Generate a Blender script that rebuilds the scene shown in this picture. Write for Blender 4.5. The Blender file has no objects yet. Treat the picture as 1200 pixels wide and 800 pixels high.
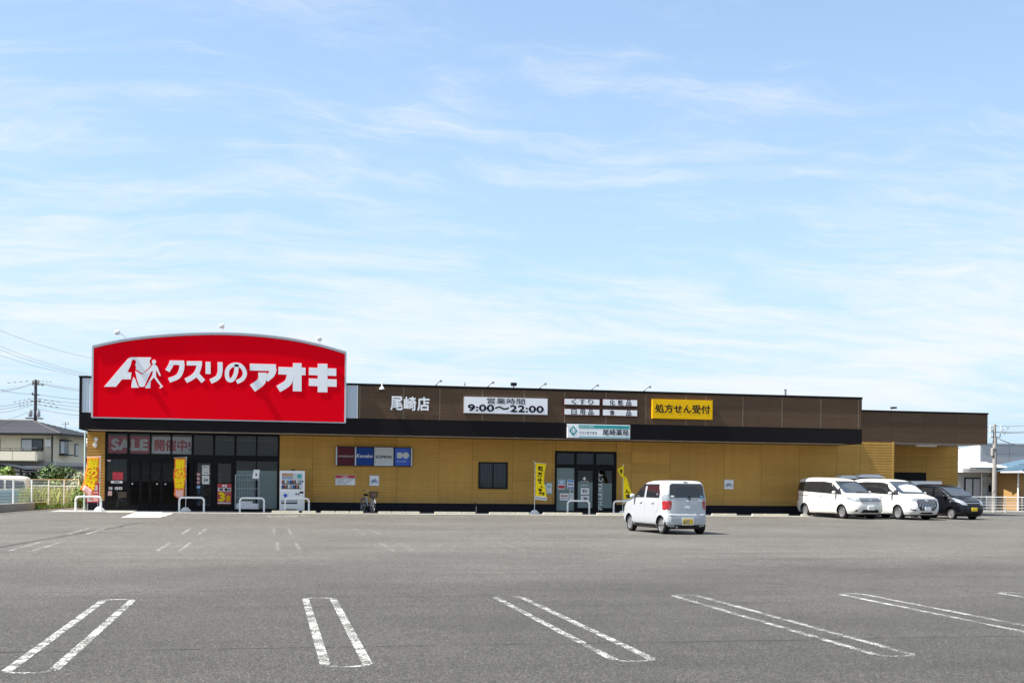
import bpy, bmesh, math, random
import numpy as np
from mathutils import Vector, Matrix
random.seed(7)
rng = np.random.default_rng(7)
SC = bpy.context.scene
COL = SC.collection
R = math.radians
# ------------------------------------------------------------------ camera
F_PX, YAW, ROLL, Y_PP, DIST, EYE = 1400.0, 0.2002, 0.0116, 564.06, 54.52, 1.55
cam = bpy.data.cameras.new('camera')
cam.sensor_width = 36.0
cam.lens = F_PX / 1200 * 36
cam.shift_y = (Y_PP - 400) / 1200
cam.clip_start = 0.1
cam.clip_end = 3000
cam_o = bpy.data.objects.new('camera', cam)
COL.objects.link(cam_o)
_rt = Vector((math.cos(YAW), -math.sin(YAW), 0)); _up = Vector((0, 0, 1)); _fw = Vector((math.sin(YAW), math.cos(YAW), 0))
_cx = _rt * math.cos(ROLL) + _up * math.sin(ROLL)
_cy = _up * math.cos(ROLL) - _rt * math.sin(ROLL)
_m = Matrix((_cx, _cy, -_fw)).transposed().to_4x4()
_m.translation = Vector((0, -DIST, EYE))
cam_o.matrix_world = _m
SC.camera = cam_o
# ------------------------------------------------------------------ light
SUN_EL, SUN_ROT = R(58), R(-94.5)         # the sun stands off the left end of the shop, barely grazing its front
SC.view_settings.view_transform = 'Standard'
SC.view_settings.look = 'None'
SC.view_settings.gamma = 1.0
SC.view_settings.exposure = 1.40
sun = bpy.data.lights.new('sun', 'SUN')
sun.energy = 4.6
sun.angle = R(0.5)
sun.color = (1.0, 0.955, 0.88)
sun_o = bpy.data.objects.new('sun', sun)
COL.objects.link(sun_o)
_sd = Vector((math.sin(SUN_ROT) * math.cos(SUN_EL), math.cos(SUN_ROT) * math.cos(SUN_EL), math.sin(SUN_EL)))
sun_o.rotation_euler = _sd.to_track_quat('Z', 'Y').to_euler()
sun_o.location = _sd * 60
W = bpy.data.worlds.new('World')
SC.world = W
W.use_nodes = True


class NT:
    """tiny helper to write node graphs"""
    def __init__(s, tree):
        s.t = tree; s.n = tree.nodes; s.l = tree.links
    def add(s, kind, **kw):
        nd = s.n.new(kind)
        for k, v in kw.items():
            setattr(nd, k, v)
        return nd
    def set(s, sock, v):
        if hasattr(v, 'is_output'):
            s.l.new(v, sock)
        elif v is not None:
            sock.default_value = v
    def math(s, op, a, b=None, clamp=False):
        nd = s.add('ShaderNodeMath', operation=op, use_clamp=clamp)
        s.set(nd.inputs[0], a); s.set(nd.inputs[1], b)
        return nd.outputs[0]
    def mix(s, f, a, b, blend='MIX'):
        nd = s.add('ShaderNodeMix', data_type='RGBA', blend_type=blend)
        s.set(nd.inputs[0], f); s.set(nd.inputs[6], a); s.set(nd.inputs[7], b)
        return nd.outputs[2]
    def ramp(s, f, lo, hi):
        nd = s.add('ShaderNodeMapRange', interpolation_type='SMOOTHSTEP')
        s.set(nd.inputs[0], f); nd.inputs[1].default_value = lo; nd.inputs[2].default_value = hi
        return nd.outputs[0]
    def noise(s, vec, scale, detail=4, rough=.55, dist=0.0):
        nd = s.add('ShaderNodeTexNoise')
        s.set(nd.inputs['Vector'], vec)
        nd.inputs['Scale'].default_value = scale; nd.inputs['Detail'].default_value = detail
        nd.inputs['Roughness'].default_value = rough; nd.inputs['Distortion'].default_value = dist
        return nd.outputs[0]
    def mapping(s, vec, scale=(1, 1, 1), rot=(0, 0, 0), loc=(0, 0, 0)):
        nd = s.add('ShaderNodeMapping')
        s.set(nd.inputs[0], vec)
        nd.inputs['Location'].default_value = loc; nd.inputs['Rotation'].default_value = rot; nd.inputs['Scale'].default_value = scale
        return nd.outputs[0]


def build_world():
    g = NT(W.node_tree)
    bg = g.n['Background']
    sky = g.add('ShaderNodeTexSky', sky_type='NISHITA', sun_disc=False)
    sky.sun_elevation = SUN_EL; sky.sun_rotation = SUN_ROT
    sky.air_density = 1.0; sky.dust_density = 0.35; sky.ozone_density = 1.6
    tc = g.add('ShaderNodeTexCoord').outputs['Generated']
    sp = g.add('ShaderNodeSeparateXYZ'); g.l.new(tc, sp.inputs[0])
    z = g.math('MAXIMUM', sp.outputs[2], 0.0)
    zz = g.math('ADD', z, 0.16)
    cb = g.add('ShaderNodeCombineXYZ')
    g.set(cb.inputs[0], g.math('DIVIDE', sp.outputs[0], zz)); g.set(cb.inputs[1], g.math('DIVIDE', sp.outputs[1], zz))
    p = cb.outputs[0]
    w1 = g.noise(g.mapping(p, (1.1, 1.1, 1), (0, 0, R(20)), (2.0, 3.0, 0)), 1.2, 4, .55)
    w2 = g.noise(g.mapping(p, (1.1, 1.1, 1), (0, 0, R(20)), (9.0, 1.0, 0)), 1.2, 4, .55)
    wv = g.add('ShaderNodeCombineXYZ'); g.set(wv.inputs[0], g.math('MULTIPLY', w1, .5)); g.set(wv.inputs[1], g.math('MULTIPLY', w2, .5))
    va = g.add('ShaderNodeVectorMath', operation='ADD'); g.l.new(p, va.inputs[0]); g.l.new(wv.outputs[0], va.inputs[1])
    pw = va.outputs[0]
    a = g.noise(g.mapping(pw, (0.62, 1.05, 1), (0, 0, R(34)), (6.6, 9.1, 0)), 1.9, 10, .60, .15)
    b = g.noise(g.mapping(p, (0.40, 0.62, 1), (0, 0, R(15)), (9.8, 1.5, 0)), 1.0, 3, .5, .3)
    c = g.noise(g.mapping(pw, (1.2, 4.6, 1), (0, 0, R(38)), (9.6, 1.5, 0)), 1.8, 10, .68, .25)
    m = g.math('ADD', g.math('MULTIPLY', a, .54), g.math('ADD', g.math('MULTIPLY', b, .48), g.math('MULTIPLY', c, .38)))
    cloud = g.ramp(m, .605, .86)
    haze = g.math('MULTIPLY', g.math('POWER', g.math('SUBTRACT', 1.0, z, clamp=True), 2.6), .97)
    mixed = g.mix(haze, sky.outputs[0], (2.25, 3.12, 4.00, 1))
    mixed = g.mix(g.math('MULTIPLY', cloud, .88), mixed, (3.95, 4.12, 4.25, 1))
    g.l.new(mixed, bg.inputs[0])
    bg.inputs[1].default_value = 0.09


build_world()
# ------------------------------------------------------------------ materials
MATS = {}


def mat(name, col, rough=.6, var=.0, scale=3.0, metal=0.0, bump=0.0, bscale=None, spec=.5, coat=0.0, stretch=(1, 1, 1), island=0.0, speck=0.0, piece=0.0):
    if name in MATS:
        return MATS[name]
    m = bpy.data.materials.new(name); m.use_nodes = True
    g = NT(m.node_tree); b = g.n['Principled BSDF']
    b.inputs['Roughness'].default_value = rough; b.inputs['Metallic'].default_value = metal
    b.inputs['Specular IOR Level'].default_value = spec; b.inputs['Coat Weight'].default_value = coat
    b.inputs['Coat Roughness'].default_value = .06
    c = (*col, 1)
    pos = g.add('ShaderNodeNewGeometry').outputs['Position']
    out = c
    if var > 0:
        v = g.mapping(pos, stretch)
        n = g.noise(v, scale, 5, .6)
        f = g.math('MULTIPLY_ADD', g.math('SUBTRACT', n, .5), 2 * var)
        g.set(f.node.inputs[2], 1.0)
        out = g.mix(1.0, c, None, 'MULTIPLY')
        cb = g.add('ShaderNodeCombineColor')
        for i in range(3): g.set(cb.inputs[i], f)
        g.l.new(cb.outputs[0], out.node.inputs[7])
    if island > 0:
        ri = g.add('ShaderNodeNewGeometry').outputs['Random Per Island']
        f = g.math('MULTIPLY_ADD', g.math('SUBTRACT', ri, .5), 2 * island); g.set(f.node.inputs[2], 1.0)
        cb = g.add('ShaderNodeCombineColor')
        for i in range(3): g.set(cb.inputs[i], f)
        out = g.mix(1.0, out, cb.outputs[0], 'MULTIPLY')
    if speck > 0:
        n = g.ramp(g.noise(pos, 60, 2, .5), .62, .70)
        out = g.mix(g.math('MULTIPLY', n, speck), out, (.05, .05, .05, 1))
    if piece > 0:
        oi = g.add('ShaderNodeObjectInfo').outputs['Random']
        st = g.noise(g.mapping(pos, (2.2, 2.2, .12)), 1.6, 5, .65)
        f = g.math('ADD', 1.0, g.math('ADD', g.math('MULTIPLY', g.math('SUBTRACT', oi, .5), 2 * piece), g.math('MULTIPLY', g.math('SUBTRACT', st, .5), 4 * piece)))
        cb = g.add('ShaderNodeCombineColor')
        for i in range(3): g.set(cb.inputs[i], f)
        out = g.mix(1.0, out, cb.outputs[0], 'MULTIPLY')
        sp = g.add('ShaderNodeSeparateXYZ'); g.l.new(pos, sp.inputs[0])
        splash = g.math('MULTIPLY', g.math('SUBTRACT', 1.0, g.ramp(g.math('ADD', sp.outputs[2], g.math('MULTIPLY', g.noise(pos, 2.5, 4, .6), -.5)), .15, .75)), .30)
        out = g.mix(splash, out, (.20, .16, .11, 1))
    g.set(b.inputs['Base Color'], out)
    if bump > 0:
        bn = g.add('ShaderNodeBump'); bn.inputs['Strength'].default_value = bump; bn.inputs['Distance'].default_value = .01
        g.l.new(g.noise(g.mapping(pos, stretch), bscale or scale, 5, .6), bn.inputs['Height'])
        g.l.new(bn.outputs[0], b.inputs['Normal'])
    MATS[name] = m
    return m


def glass_mat(name, tint, refl=1.0, rough=.01):
    m = bpy.data.materials.new(name); m.use_nodes = True
    g = NT(m.node_tree); o = g.n['Material Output']; g.n.remove(g.n['Principled BSDF'])
    tr = g.add('ShaderNodeBsdfTransparent'); tr.inputs[0].default_value = (*tint, 1)
    gl = g.add('ShaderNodeBsdfGlossy'); gl.inputs['Roughness'].default_value = rough; gl.inputs['Color'].default_value = (refl, refl, refl, 1)
    fr = g.add('ShaderNodeFresnel'); fr.inputs[0].default_value = 1.5
    mx = g.add('ShaderNodeMixShader')
    g.l.new(fr.outputs[0], mx.inputs[0]); g.l.new(tr.outputs[0], mx.inputs[1]); g.l.new(gl.outputs[0], mx.inputs[2])
    g.l.new(mx.outputs[0], o.inputs[0])
    MATS[name] = m
    return m


def worn_paint():
    m = bpy.data.materials.new('worn_white_paint'); m.use_nodes = True
    g = NT(m.node_tree); b = g.n['Principled BSDF']; o = g.n['Material Output']
    pos = g.add('ShaderNodeNewGeometry').outputs['Position']
    n1 = g.noise(pos, 48, 4, .7); n2 = g.noise(pos, 5.0, 4, .6); n3 = g.noise(pos, 1.3, 2, .5)
    k = g.math('ADD', g.math('MULTIPLY', n1, .85), g.math('ADD', g.math('MULTIPLY', n2, .45), g.math('MULTIPLY', n3, .20)))
    oi = g.add('ShaderNodeObjectInfo')
    k = g.math('ADD', k, g.math('MULTIPLY', g.math('SUBTRACT', oi.outputs['Alpha'], 1.0), .35))
    f = g.math('MULTIPLY', g.ramp(k, .69, .88), .92)
    # an object's own colour alpha says how worn the line is (real wear, keeps its shape)
    b.inputs['Base Color'].default_value = (.80, .80, .76, 1)
    g.set(b.inputs['Base Color'], g.mix(n1, (.64, .64, .61, 1), (.42, .42, .39, 1)))
    b.inputs['Roughness'].default_value = .75
    tr = g.add('ShaderNodeBsdfTransparent'); mx = g.add('ShaderNodeMixShader')
    g.l.new(f, mx.inputs[0]); g.l.new(tr.outputs[0], mx.inputs[1]); g.l.new(b.outputs[0], mx.inputs[2])
    g.l.new(mx.outputs[0], o.inputs[0])
    MATS['worn_paint'] = m
    return m


def asphalt():
    m = bpy.data.materials.new('asphalt'); m.use_nodes = True
    g = NT(m.node_tree); b = g.n['Principled BSDF']
    pos = g.add('ShaderNodeNewGeometry').outputs['Position']
    sp = g.add('ShaderNodeSeparateXYZ'); g.l.new(pos, sp.inputs[0])
    x, y = sp.outputs[0], sp.outputs[1]
    v = g.add('ShaderNodeTexVoronoi'); v.inputs['Scale'].default_value = 105; g.l.new(pos, v.inputs['Vector'])
    st = g.add('ShaderNodeSeparateColor'); g.l.new(v.outputs['Color'], st.inputs[0])
    stone = g.math('POWER', st.outputs[0], 2.2)
    big = g.noise(pos, .22, 4, .55)
    mid = g.noise(pos, 2.2, 5, .65)
    fine = g.noise(pos, 240, 3, .7)
    lanes = g.noise(g.mapping(pos, (.05, .75, 1)), 1.0, 4, .6)
    lum = g.math('ADD', g.math('MULTIPLY', stone, .125), .020)
    v2 = g.add('ShaderNodeTexVoronoi'); v2.inputs['Scale'].default_value = 58; g.l.new(pos, v2.inputs['Vector'])
    s2 = g.add('ShaderNodeSeparateColor'); g.l.new(v2.outputs['Color'], s2.inputs[0])
    chips = g.math('MULTIPLY', g.ramp(s2.outputs[1], .86, .97), g.math('SUBTRACT', 1.0, g.ramp(v2.outputs['Distance'], .25, .5)))
    lum = g.math('ADD', lum, g.math('MULTIPLY', chips, .21))
    lum = g.math('ADD', lum, g.math('MULTIPLY', g.math('SUBTRACT', fine, .5), .24))
    mod = g.math('ADD', g.math('MULTIPLY', g.math('SUBTRACT', big, .5), .75), g.math('ADD', g.math('MULTIPLY', g.math('SUBTRACT', mid, .5), .45), g.math('MULTIPLY', g.math('SUBTRACT', lanes, .5), .55)))
    lum = g.math('MULTIPLY', lum, g.math('ADD', mod, 1.0))
    # grazing-view brightness put into the colour: the asphalt turns paler towards the shop
    far_bright = g.ramp(g.math('ADD', y, g.math('MULTIPLY', g.math('SUBTRACT', big, .5), 9)), -43, -25)
    lum = g.math('MULTIPLY', lum, g.math('MULTIPLY_ADD', far_bright, .62)); g.set(lum.node.inputs[1].links[0].from_node.inputs[2], .70)
    tracks = g.noise(g.mapping(pos, (.10, 1.6, 1), (0, 0, R(3))), 1.0, 3, .5)
    lum = g.math('MULTIPLY', lum, g.math('SUBTRACT', 1.06, g.math('MULTIPLY', g.ramp(tracks, .52, .68), .16)))
    # paving joints: thin broken dark lines between the paver's lanes
    wob = g.noise(g.mapping(pos, (.35, 0, 0)), 1.0, 3, .6)
    dark = None
    for y0, wd, st_ in ((-43.35, .028, .75), (-37.65, .022, .5), (-31.6, .03, .35), (-25.9, .04, .30), (-20.2, .05, .35), (-14.6, .06, .4), (-9.1, .06, .3)):
        d = g.math('ABSOLUTE', g.math('ADD', g.math('SUBTRACT', y, y0), g.math('MULTIPLY', g.math('SUBTRACT', wob, .5), .22)))
        l = g.math('MULTIPLY', g.math('SUBTRACT', 1.0, g.ramp(d, wd * .4, wd * 1.6)), st_)
        l = g.math('MULTIPLY', l, g.ramp(g.noise(pos, 1.7, 4, .7), .33, .55))
        dark = l if dark is None else g.math('MAXIMUM', dark, l)
    # patched lane running up to the entrance on the left
    for (x0, y0, x1, y1, wd, st_) in ((-6.2, -32.0, -4.2, -11.5, .07, .55), (-9.8, -14.5, -6.0, -9.2, .07, .5)):
        L = math.hypot(x1 - x0, y1 - y0); nx, ny = -(y1 - y0) / L, (x1 - x0) / L
        d = g.math('ADD', g.math('MULTIPLY', g.math('SUBTRACT', x, x0), nx), g.math('MULTIPLY', g.math('SUBTRACT', y, y0), ny))
        d = g.math('ABSOLUTE', g.math('ADD', d, g.math('MULTIPLY', g.math('SUBTRACT', g.noise(pos, .4, 2), .5), .5)))
        t = g.math('ADD', g.math('MULTIPLY', g.math('SUBTRACT', x, x0), (x1 - x0) / L), g.math('MULTIPLY', g.math('SUBTRACT', y, y0), (y1 - y0) / L))
        inside = g.math('MULTIPLY', g.ramp(t, 0, 1.5), g.math('SUBTRACT', 1.0, g.ramp(t, L - 1.5, L)))
        l = g.math('MULTIPLY', g.math('MULTIPLY', g.math('SUBTRACT', 1.0, g.ramp(d, wd * .5, wd * 1.8)), inside), st_)
        dark = g.math('MAXIMUM', dark, l)
    # oil spots
    spots = g.math('MULTIPLY', g.ramp(g.noise(g.mapping(pos, (.7, 1.0, 1), (0, 0, 0), (4, 9, 0)), .55, 3, .5), .70, .80), .40)
    dark = g.math('MAXIMUM', dark, spots)
    lum = g.math('MULTIPLY', lum, g.math('SUBTRACT', 1.0, dark))
    cb = g.add('ShaderNodeCombineColor')
    g.set(cb.inputs[0], g.math('MULTIPLY', lum, 1.05)); g.set(cb.inputs[1], g.math('MULTIPLY', lum, 1.0)); g.set(cb.inputs[2], g.math('MULTIPLY', lum, .88))
    g.l.new(cb.outputs[0], b.inputs['Base Color'])
    b.inputs['Roughness'].default_value = .82
    b.inputs['Specular IOR Level'].default_value = .35
    bn = g.add('ShaderNodeBump'); bn.inputs['Strength'].default_value = .55; bn.inputs['Distance'].default_value = .006
    g.l.new(g.math('ADD', st.outputs[0], g.math('MULTIPLY', fine, .6)), bn.inputs['Height']); g.l.new(bn.outputs[0], b.inputs['Normal'])
    MATS['asphalt'] = m
    return m


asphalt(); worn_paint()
mat('ochre', (.51, .290, .070), .65, .16, 1.6, spec=.2, piece=.07, bump=.25, bscale=14, stretch=(.5, .5, 9))
mat('ochre_back', (.10, .055, .018), .8)
mat('brown', (.112, .070, .043), .7, .22, 2.0, spec=.15, piece=.05, bump=.3, bscale=16, stretch=(.4, .4, 10))
mat('brown_back', (.05, .035, .025), .8)
mat('joint', (.26, .20, .14), .7)
mat('black_metal', (.010, .008, .009), .6, .15, 2.0, spec=.12)
mat('frame_black', (.008, .008, .009), .5, spec=.12)
mat('plinth', (.012, .012, .017), .7, .2, 2, spec=.12)
mat('soffit', (.48, .44, .38), .7, .1, 1.0)
mat('lightgrey_metal', (.50, .56, .62), .45, .06, 2)
mat('silver', (.60, .58, .60), .35, .05, 2, metal=.3)
mat('sign_red', (.84, .0005, .010), .6, .06, .5, spec=.03)
mat('sign_white', (.90, .905, .91), .5, spec=.3)
mat('white', (.80, .80, .79), .5, .04, 3)
mat('off_white', (.72, .72, .70), .6, .06, 3)
mat('white_paint_metal', (.80, .80, .78), .35, .06, 4)
mat('black', (.012, .012, .014), .5)
mat('ink', (.010, .010, .02), .7, spec=.1)
mat('rubber', (.014, .014, .014), .8, spec=.2)
mat('yellow', (.88, .50, .006), .55, .04, 2, spec=.1)
mat('flag_yellow', (.90, .66, .015), .75, .05, 2, spec=.1)
mat('teal', (.03, .33, .33), .45)
mat('maroon', (.085, .008, .018), .4, spec=.2)
mat('navy', (.005, .045, .25), .4, spec=.2)
mat('blue', (.045, .11, .52), .4, spec=.2)
mat('pale_grey', (.50, .53, .55), .35)
mat('flag_orange', (.85, .20, .035), .75, .15, 3, spec=.1)
mat('pink', (.80, .45, .40), .7, .1, 4)
mat('poster_red', (.50, .03, .05), .5, .05, 3)
mat('faded_red', (.60, .05, .07), .6, .05, 3)
mat('faded_white', (.85, .85, .85), .6, .05, 3)
mat('film', (.155, .215, .215), .25, .10, .8)
mat('concrete', (.42, .40, .35), .85, .25, 3.5, bump=.4, bscale=30, speck=.4)
mat('concrete_grey', (.26, .26, .25), .85, .3, 1.5, bump=.4, bscale=20)
mat('apron', (.38, .36, .30), .85, .25, 1.2, bump=.3, bscale=40)
mat('reflector', (.75, .70, .35), .4)
mat('car_silver_white', (.40, .42, .445), .28, coat=.7)
mat('car_white', (.64, .64, .63), .25, coat=.6)
mat('car_pearl', (.65, .64, .595), .25, coat=.6)
mat('car_black', (.004, .0045, .007), .25, coat=.35, spec=.3)
mat('car_blue', (.09, .23, .28), .25, coat=.5)
mat('car_cream', (.62, .60, .52), .25, coat=.5)
mat('car_glass', (.016, .018, .020), .04, spec=.7)
mat('car_glass_blue', (.03, .04, .055), .04, spec=.8)
mat('trim_dark', (.012, .012, .013), .5, spec=.25)
mat('chrome', (.62, .63, .66), .18, metal=1.0)
mat('alloy', (.15, .15, .16), .5, metal=.2)
mat('lamp_red', (.30, .004, .008), .2, coat=.4)
mat('lamp_clear', (.22, .245, .27), .08, .5, 14, coat=1.0)
mat('plate_yellow', (.80, .55, .03), .45, .10, 30)
mat('plate_white', (.75, .77, .78), .45, .05, 30)
mat('seat_grey', (.16, .16, .165), .8)
mat('leaf', (.045, .095, .018), .6, island=.55)
mat('leaf_light', (.12, .20, .03), .6, island=.5)
mat('leaf_yellow', (.26, .30, .05), .6, island=.45)
mat('leaf_pale', (.30, .34, .22), .6, island=.4)
mat('leaf_dark', (.025, .05, .014), .6, island=.5)
mat('bark', (.10, .07, .05), .9, .3, 10)
mat('soil', (.16, .12, .075), .95, .3, 4)
mat('house_cream', (.62, .585, .47), .8, .05, 1.0)
mat('house_grey', (.40, .40, .385), .8, .06, 1.0)
mat('roof_tile', (.042, .042, .050), .6, .25, 3.0, island=.22)
mat('roof_blue', (.055, .105, .15), .5, .2, 3.0, island=.2)
mat('roof_white', (.50, .50, .50), .7, .3, 6, island=.5)
mat('window_glass', (.03, .04, .05), .06, spec=.6)
mat('curtain', (.42, .46, .50), .4)
mat('panel_sunlit', (.66, .67, .67), .6, .05, .6)  # sunlit tone of the white building's side, put into the colour
mat('panel_grey', (.40, .415, .44), .6, .05, .6)  # on the white building's front this grey is shade put into the colour
mat('pole', (.30, .28, .26), .85, .2, 3)
mat('pole_dark', (.06, .055, .06), .7)
mat('wire', (.10, .10, .11), .7)
mat('galv', (.38, .40, .42), .45, .1, 4, metal=.4)
mat('rust', (.22, .12, .05), .8, .3, 6)
mat('bike_silver', (.36, .36, .37), .35, metal=.3)
mat('house_ochre', (.34, .195, .065), .8, .1, 1.0)
mat('wood', (.26, .15, .06), .7, .2, 4)
mat('tan', (.45, .34, .20), .7)
mat('downpipe', (.45, .58, .52), .5)
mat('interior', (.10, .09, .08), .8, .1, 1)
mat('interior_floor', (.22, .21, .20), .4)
mat('sky_blue', (.12, .32, .62), .5)
mat('newsprint', (.62, .62, .64), .7, .3, 14)
glass_mat('glass', (.86, .87, .88), .5)
glass_mat('glass_door', (.30, .30, .31), .35)


def M(n):
    return MATS[n]


# ------------------------------------------------------------------ geometry helpers
class MB:
    def __init__(s):
        s.v = []; s.f = []; s.mi = []
    def add(s, vs, fs, mi=0):
        o = len(s.v); s.v += [tuple(p) for p in vs]
        s.f += [tuple(i + o for i in f) for f in fs]; s.mi += [mi] * len(fs)
        return s
    def box(s, x0, x1, y0, y1, z0, z1, mi=0):
        vs = [(x0, y0, z0), (x1, y0, z0), (x1, y1, z0), (x0, y1, z0), (x0, y0, z1), (x1, y0, z1), (x1, y1, z1), (x0, y1, z1)]
        return s.add(vs, [(0, 3, 2, 1), (4, 5, 6, 7), (0, 1, 5, 4), (1, 2, 6, 5), (2, 3, 7, 6), (3, 0, 4, 7)], mi)
    def prism(s, poly, y0, y1, mi=0):
        """polygon in (x,z), extruded from y0 (front) to y1 (back)"""
        n = len(poly)
        vs = [(x, y0, z) for x, z in poly] + [(x, y1, z) for x, z in poly]
        fs = [tuple(range(n)), tuple(range(2 * n - 1, n - 1, -1))] + [(i, i + n, (i + 1) % n + n, (i + 1) % n) for i in range(n)]
        return s.add(vs, fs, mi)
    def prism_z(s, poly, z0, z1, mi=0):
        n = len(poly)
        vs = [(x, y, z0) for x, y in poly] + [(x, y, z1) for x, y in poly]
        fs = [tuple(range(n - 1, -1, -1)), tuple(range(n, 2 * n))] + [(i, (i + 1) % n, (i + 1) % n + n, i + n) for i in range(n)]
        return s.add(vs, fs, mi)
    def tube(s, path, r, n=8, mi=0, cap=True):
        path = [Vector(p) for p in path]; k = len(path)
        rr = r if isinstance(r, (list, tuple)) else [r] * k
        up = Vector((0, 0, 1)); vs = []; prev = None
        for i, p in enumerate(path):
            d = (path[min(i + 1, k - 1)] - path[max(i - 1, 0)]).normalized()
            a = d.cross(up) if prev is None else prev - d * prev.dot(d)
            if a.length < 1e-4: a = d.cross(Vector((1, 0, 0)))
            a.normalize(); prev = a; b = d.cross(a)
            for j in range(n):
                t = 2 * math.pi * j / n
                vs.append(p + (a * math.cos(t) + b * math.sin(t)) * rr[i])
        fs = [(i * n + j, i * n + (j + 1) % n, (i + 1) * n + (j + 1) % n, (i + 1) * n + j) for i in range(k - 1) for j in range(n)]
        if cap: fs += [tuple(range(n - 1, -1, -1)), tuple(range((k - 1) * n, k * n))]
        return s.add(vs, fs, mi)
    def lathe(s, prof, c=(0, 0, 0), axis='z', n=16, mi=0):
        """prof: list of (radius, height)"""
        vs = []; k = len(prof)
        for r, h in prof:
            for j in range(n):
                t = 2 * math.pi * j / n; a, b = r * math.cos(t), r * math.sin(t)
                q = {'z': (a, b, h), 'y': (a, h, b), 'x': (h, a, b)}[axis]
                vs.append((q[0] + c[0], q[1] + c[1], q[2] + c[2]))
        fs = [(i * n + j, i * n + (j + 1) % n, (i + 1) * n + (j + 1) % n, (i + 1) * n + j) for i in range(k - 1) for j in range(n)]
        fs += [tuple(range(n - 1, -1, -1)), tuple(range((k - 1) * n, k * n))]
        return s.add(vs, fs, mi)
    def ball(s, c, r, n=10, mi=0):
        rx, ry, rz = r if isinstance(r, (tuple, list)) else (r, r, r)
        vs = [(c[0], c[1], c[2] + rz)]
        for i in range(1, n // 2):
            a = math.pi * i / (n // 2)
            for j in range(n):
                t = 2 * math.pi * j / n
                vs.append((c[0] + rx * math.sin(a) * math.cos(t), c[1] + ry * math.sin(a) * math.sin(t), c[2] + rz * math.cos(a)))
        vs.append((c[0], c[1], c[2] - rz)); L = len(vs) - 1; m = n // 2 - 1
        fs = [(0, 1 + j, 1 + (j + 1) % n) for j in range(n)]
        fs += [(1 + i * n + j, 1 + (i + 1) * n + j, 1 + (i + 1) * n + (j + 1) % n, 1 + i * n + (j + 1) % n) for i in range(m - 1) for j in range(n)]
        fs += [(L, 1 + (m - 1) * n + (j + 1) % n, 1 + (m - 1) * n + j) for j in range(n)]
        return s.add(vs, fs, mi)
    def mesh(s, name, mats, smooth=False):
        me = bpy.data.meshes.new(name)
        me.from_pydata(s.v, [], s.f)
        for m in (mats if isinstance(mats, (list, tuple)) else [mats]):
            me.materials.append(M(m) if isinstance(m, str) else m)
        if any(s.mi): me.polygons.foreach_set('material_index', s.mi)
        bm = bmesh.new(); bm.from_mesh(me); bmesh.ops.recalc_face_normals(bm, faces=bm.faces); bm.to_mesh(me); bm.free()
        if smooth:
            me.polygons.foreach_set('use_smooth', [True] * len(me.polygons))
            try: me.set_sharp_from_angle(angle=R(smooth if smooth is not True else 40))
            except Exception: pass
        return me
    def build(s, name, mats, parent=None, smooth=False, label=None):
        return link(name, s.mesh(name, mats, smooth), parent, label)


def link(name, me, parent=None, label=None):
    o = bpy.data.objects.new(name, me); COL.objects.link(o)
    if parent: o.parent = parent
    if label: o['label'] = label
    return o


def tag(o, label, cat, group=None):
    o['label'] = label; o['category'] = cat
    if group: o['group'] = group
    return o


def thing(name, label, cat, loc=(0, 0, 0), rz=0.0, group=None):
    o = bpy.data.objects.new(name, None); COL.objects.link(o)
    o.empty_display_size = .3; o.location = loc; o.rotation_euler = (0, 0, rz)
    return tag(o, label, cat, group)


def kids(o):
    return [c for c in COL.objects if c.parent == o]


def copy_tree(o, parent=None):
    c = o.copy(); COL.objects.link(c)
    if parent: c.parent = parent
    for k in kids(o): copy_tree(k, c)
    return c


def ray(px, py):
    a, b = px - 600, py - Y_PP
    u = math.cos(ROLL) * a + math.sin(ROLL) * b; v = -math.sin(ROLL) * a + math.cos(ROLL) * b
    c, s = math.cos(YAW), math.sin(YAW)
    return (c * u + s * F_PX) / F_PX, (-s * u + c * F_PX) / F_PX, -v / F_PX


def XZ(px, py, Y):
    """where the sight line through a point of the photograph meets the vertical plane at depth Y"""
    d = ray(px, py); t = (Y + DIST) / d[1]
    return d[0] * t, EYE + d[2] * t


def gz(y):
    t = min(1, max(0, (y + 14) / 12.5)); return .09 * t * t * (3 - 2 * t)


def GP(px, py):
    """... meets the ground"""
    d = ray(px, py); z = 0.0
    for _ in range(30):
        t = (z - EYE) / d[2]; y = -DIST + d[1] * t; z = .5 * z + .5 * gz(y)
    return d[0] * t, y, gz(y)


def smooth_path(pts, k=6):
    out = []
    for i in range(len(pts) - 1):
        p0 = pts[max(i - 1, 0)]; p1 = pts[i]; p2 = pts[i + 1]; p3 = pts[min(i + 2, len(pts) - 1)]
        for j in range(k):
            t = j / k
            out.append(tuple(.5 * (2 * b + (c - a) * t + (2 * a - 5 * b + 4 * c - d) * t * t + (-a + 3 * b - 3 * c + d) * t ** 3) for a, b, c, d in zip(p0, p1, p2, p3)))
    out.append(tuple(pts[-1]))
    return out


def stroke_poly(pts, w):
    L, Rr = [], []
    for i, p in enumerate(pts):
        a = pts[max(i - 1, 0)]; b = pts[min(i + 1, len(pts) - 1)]
        dx, dz = b[0] - a[0], b[1] - a[1]; l = math.hypot(dx, dz) or 1
        nx, nz = -dz / l * w / 2, dx / l * w / 2
        L.append((p[0] + nx, p[1] + nz)); Rr.append((p[0] - nx, p[1] - nz))
    return L + Rr[::-1]


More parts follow.
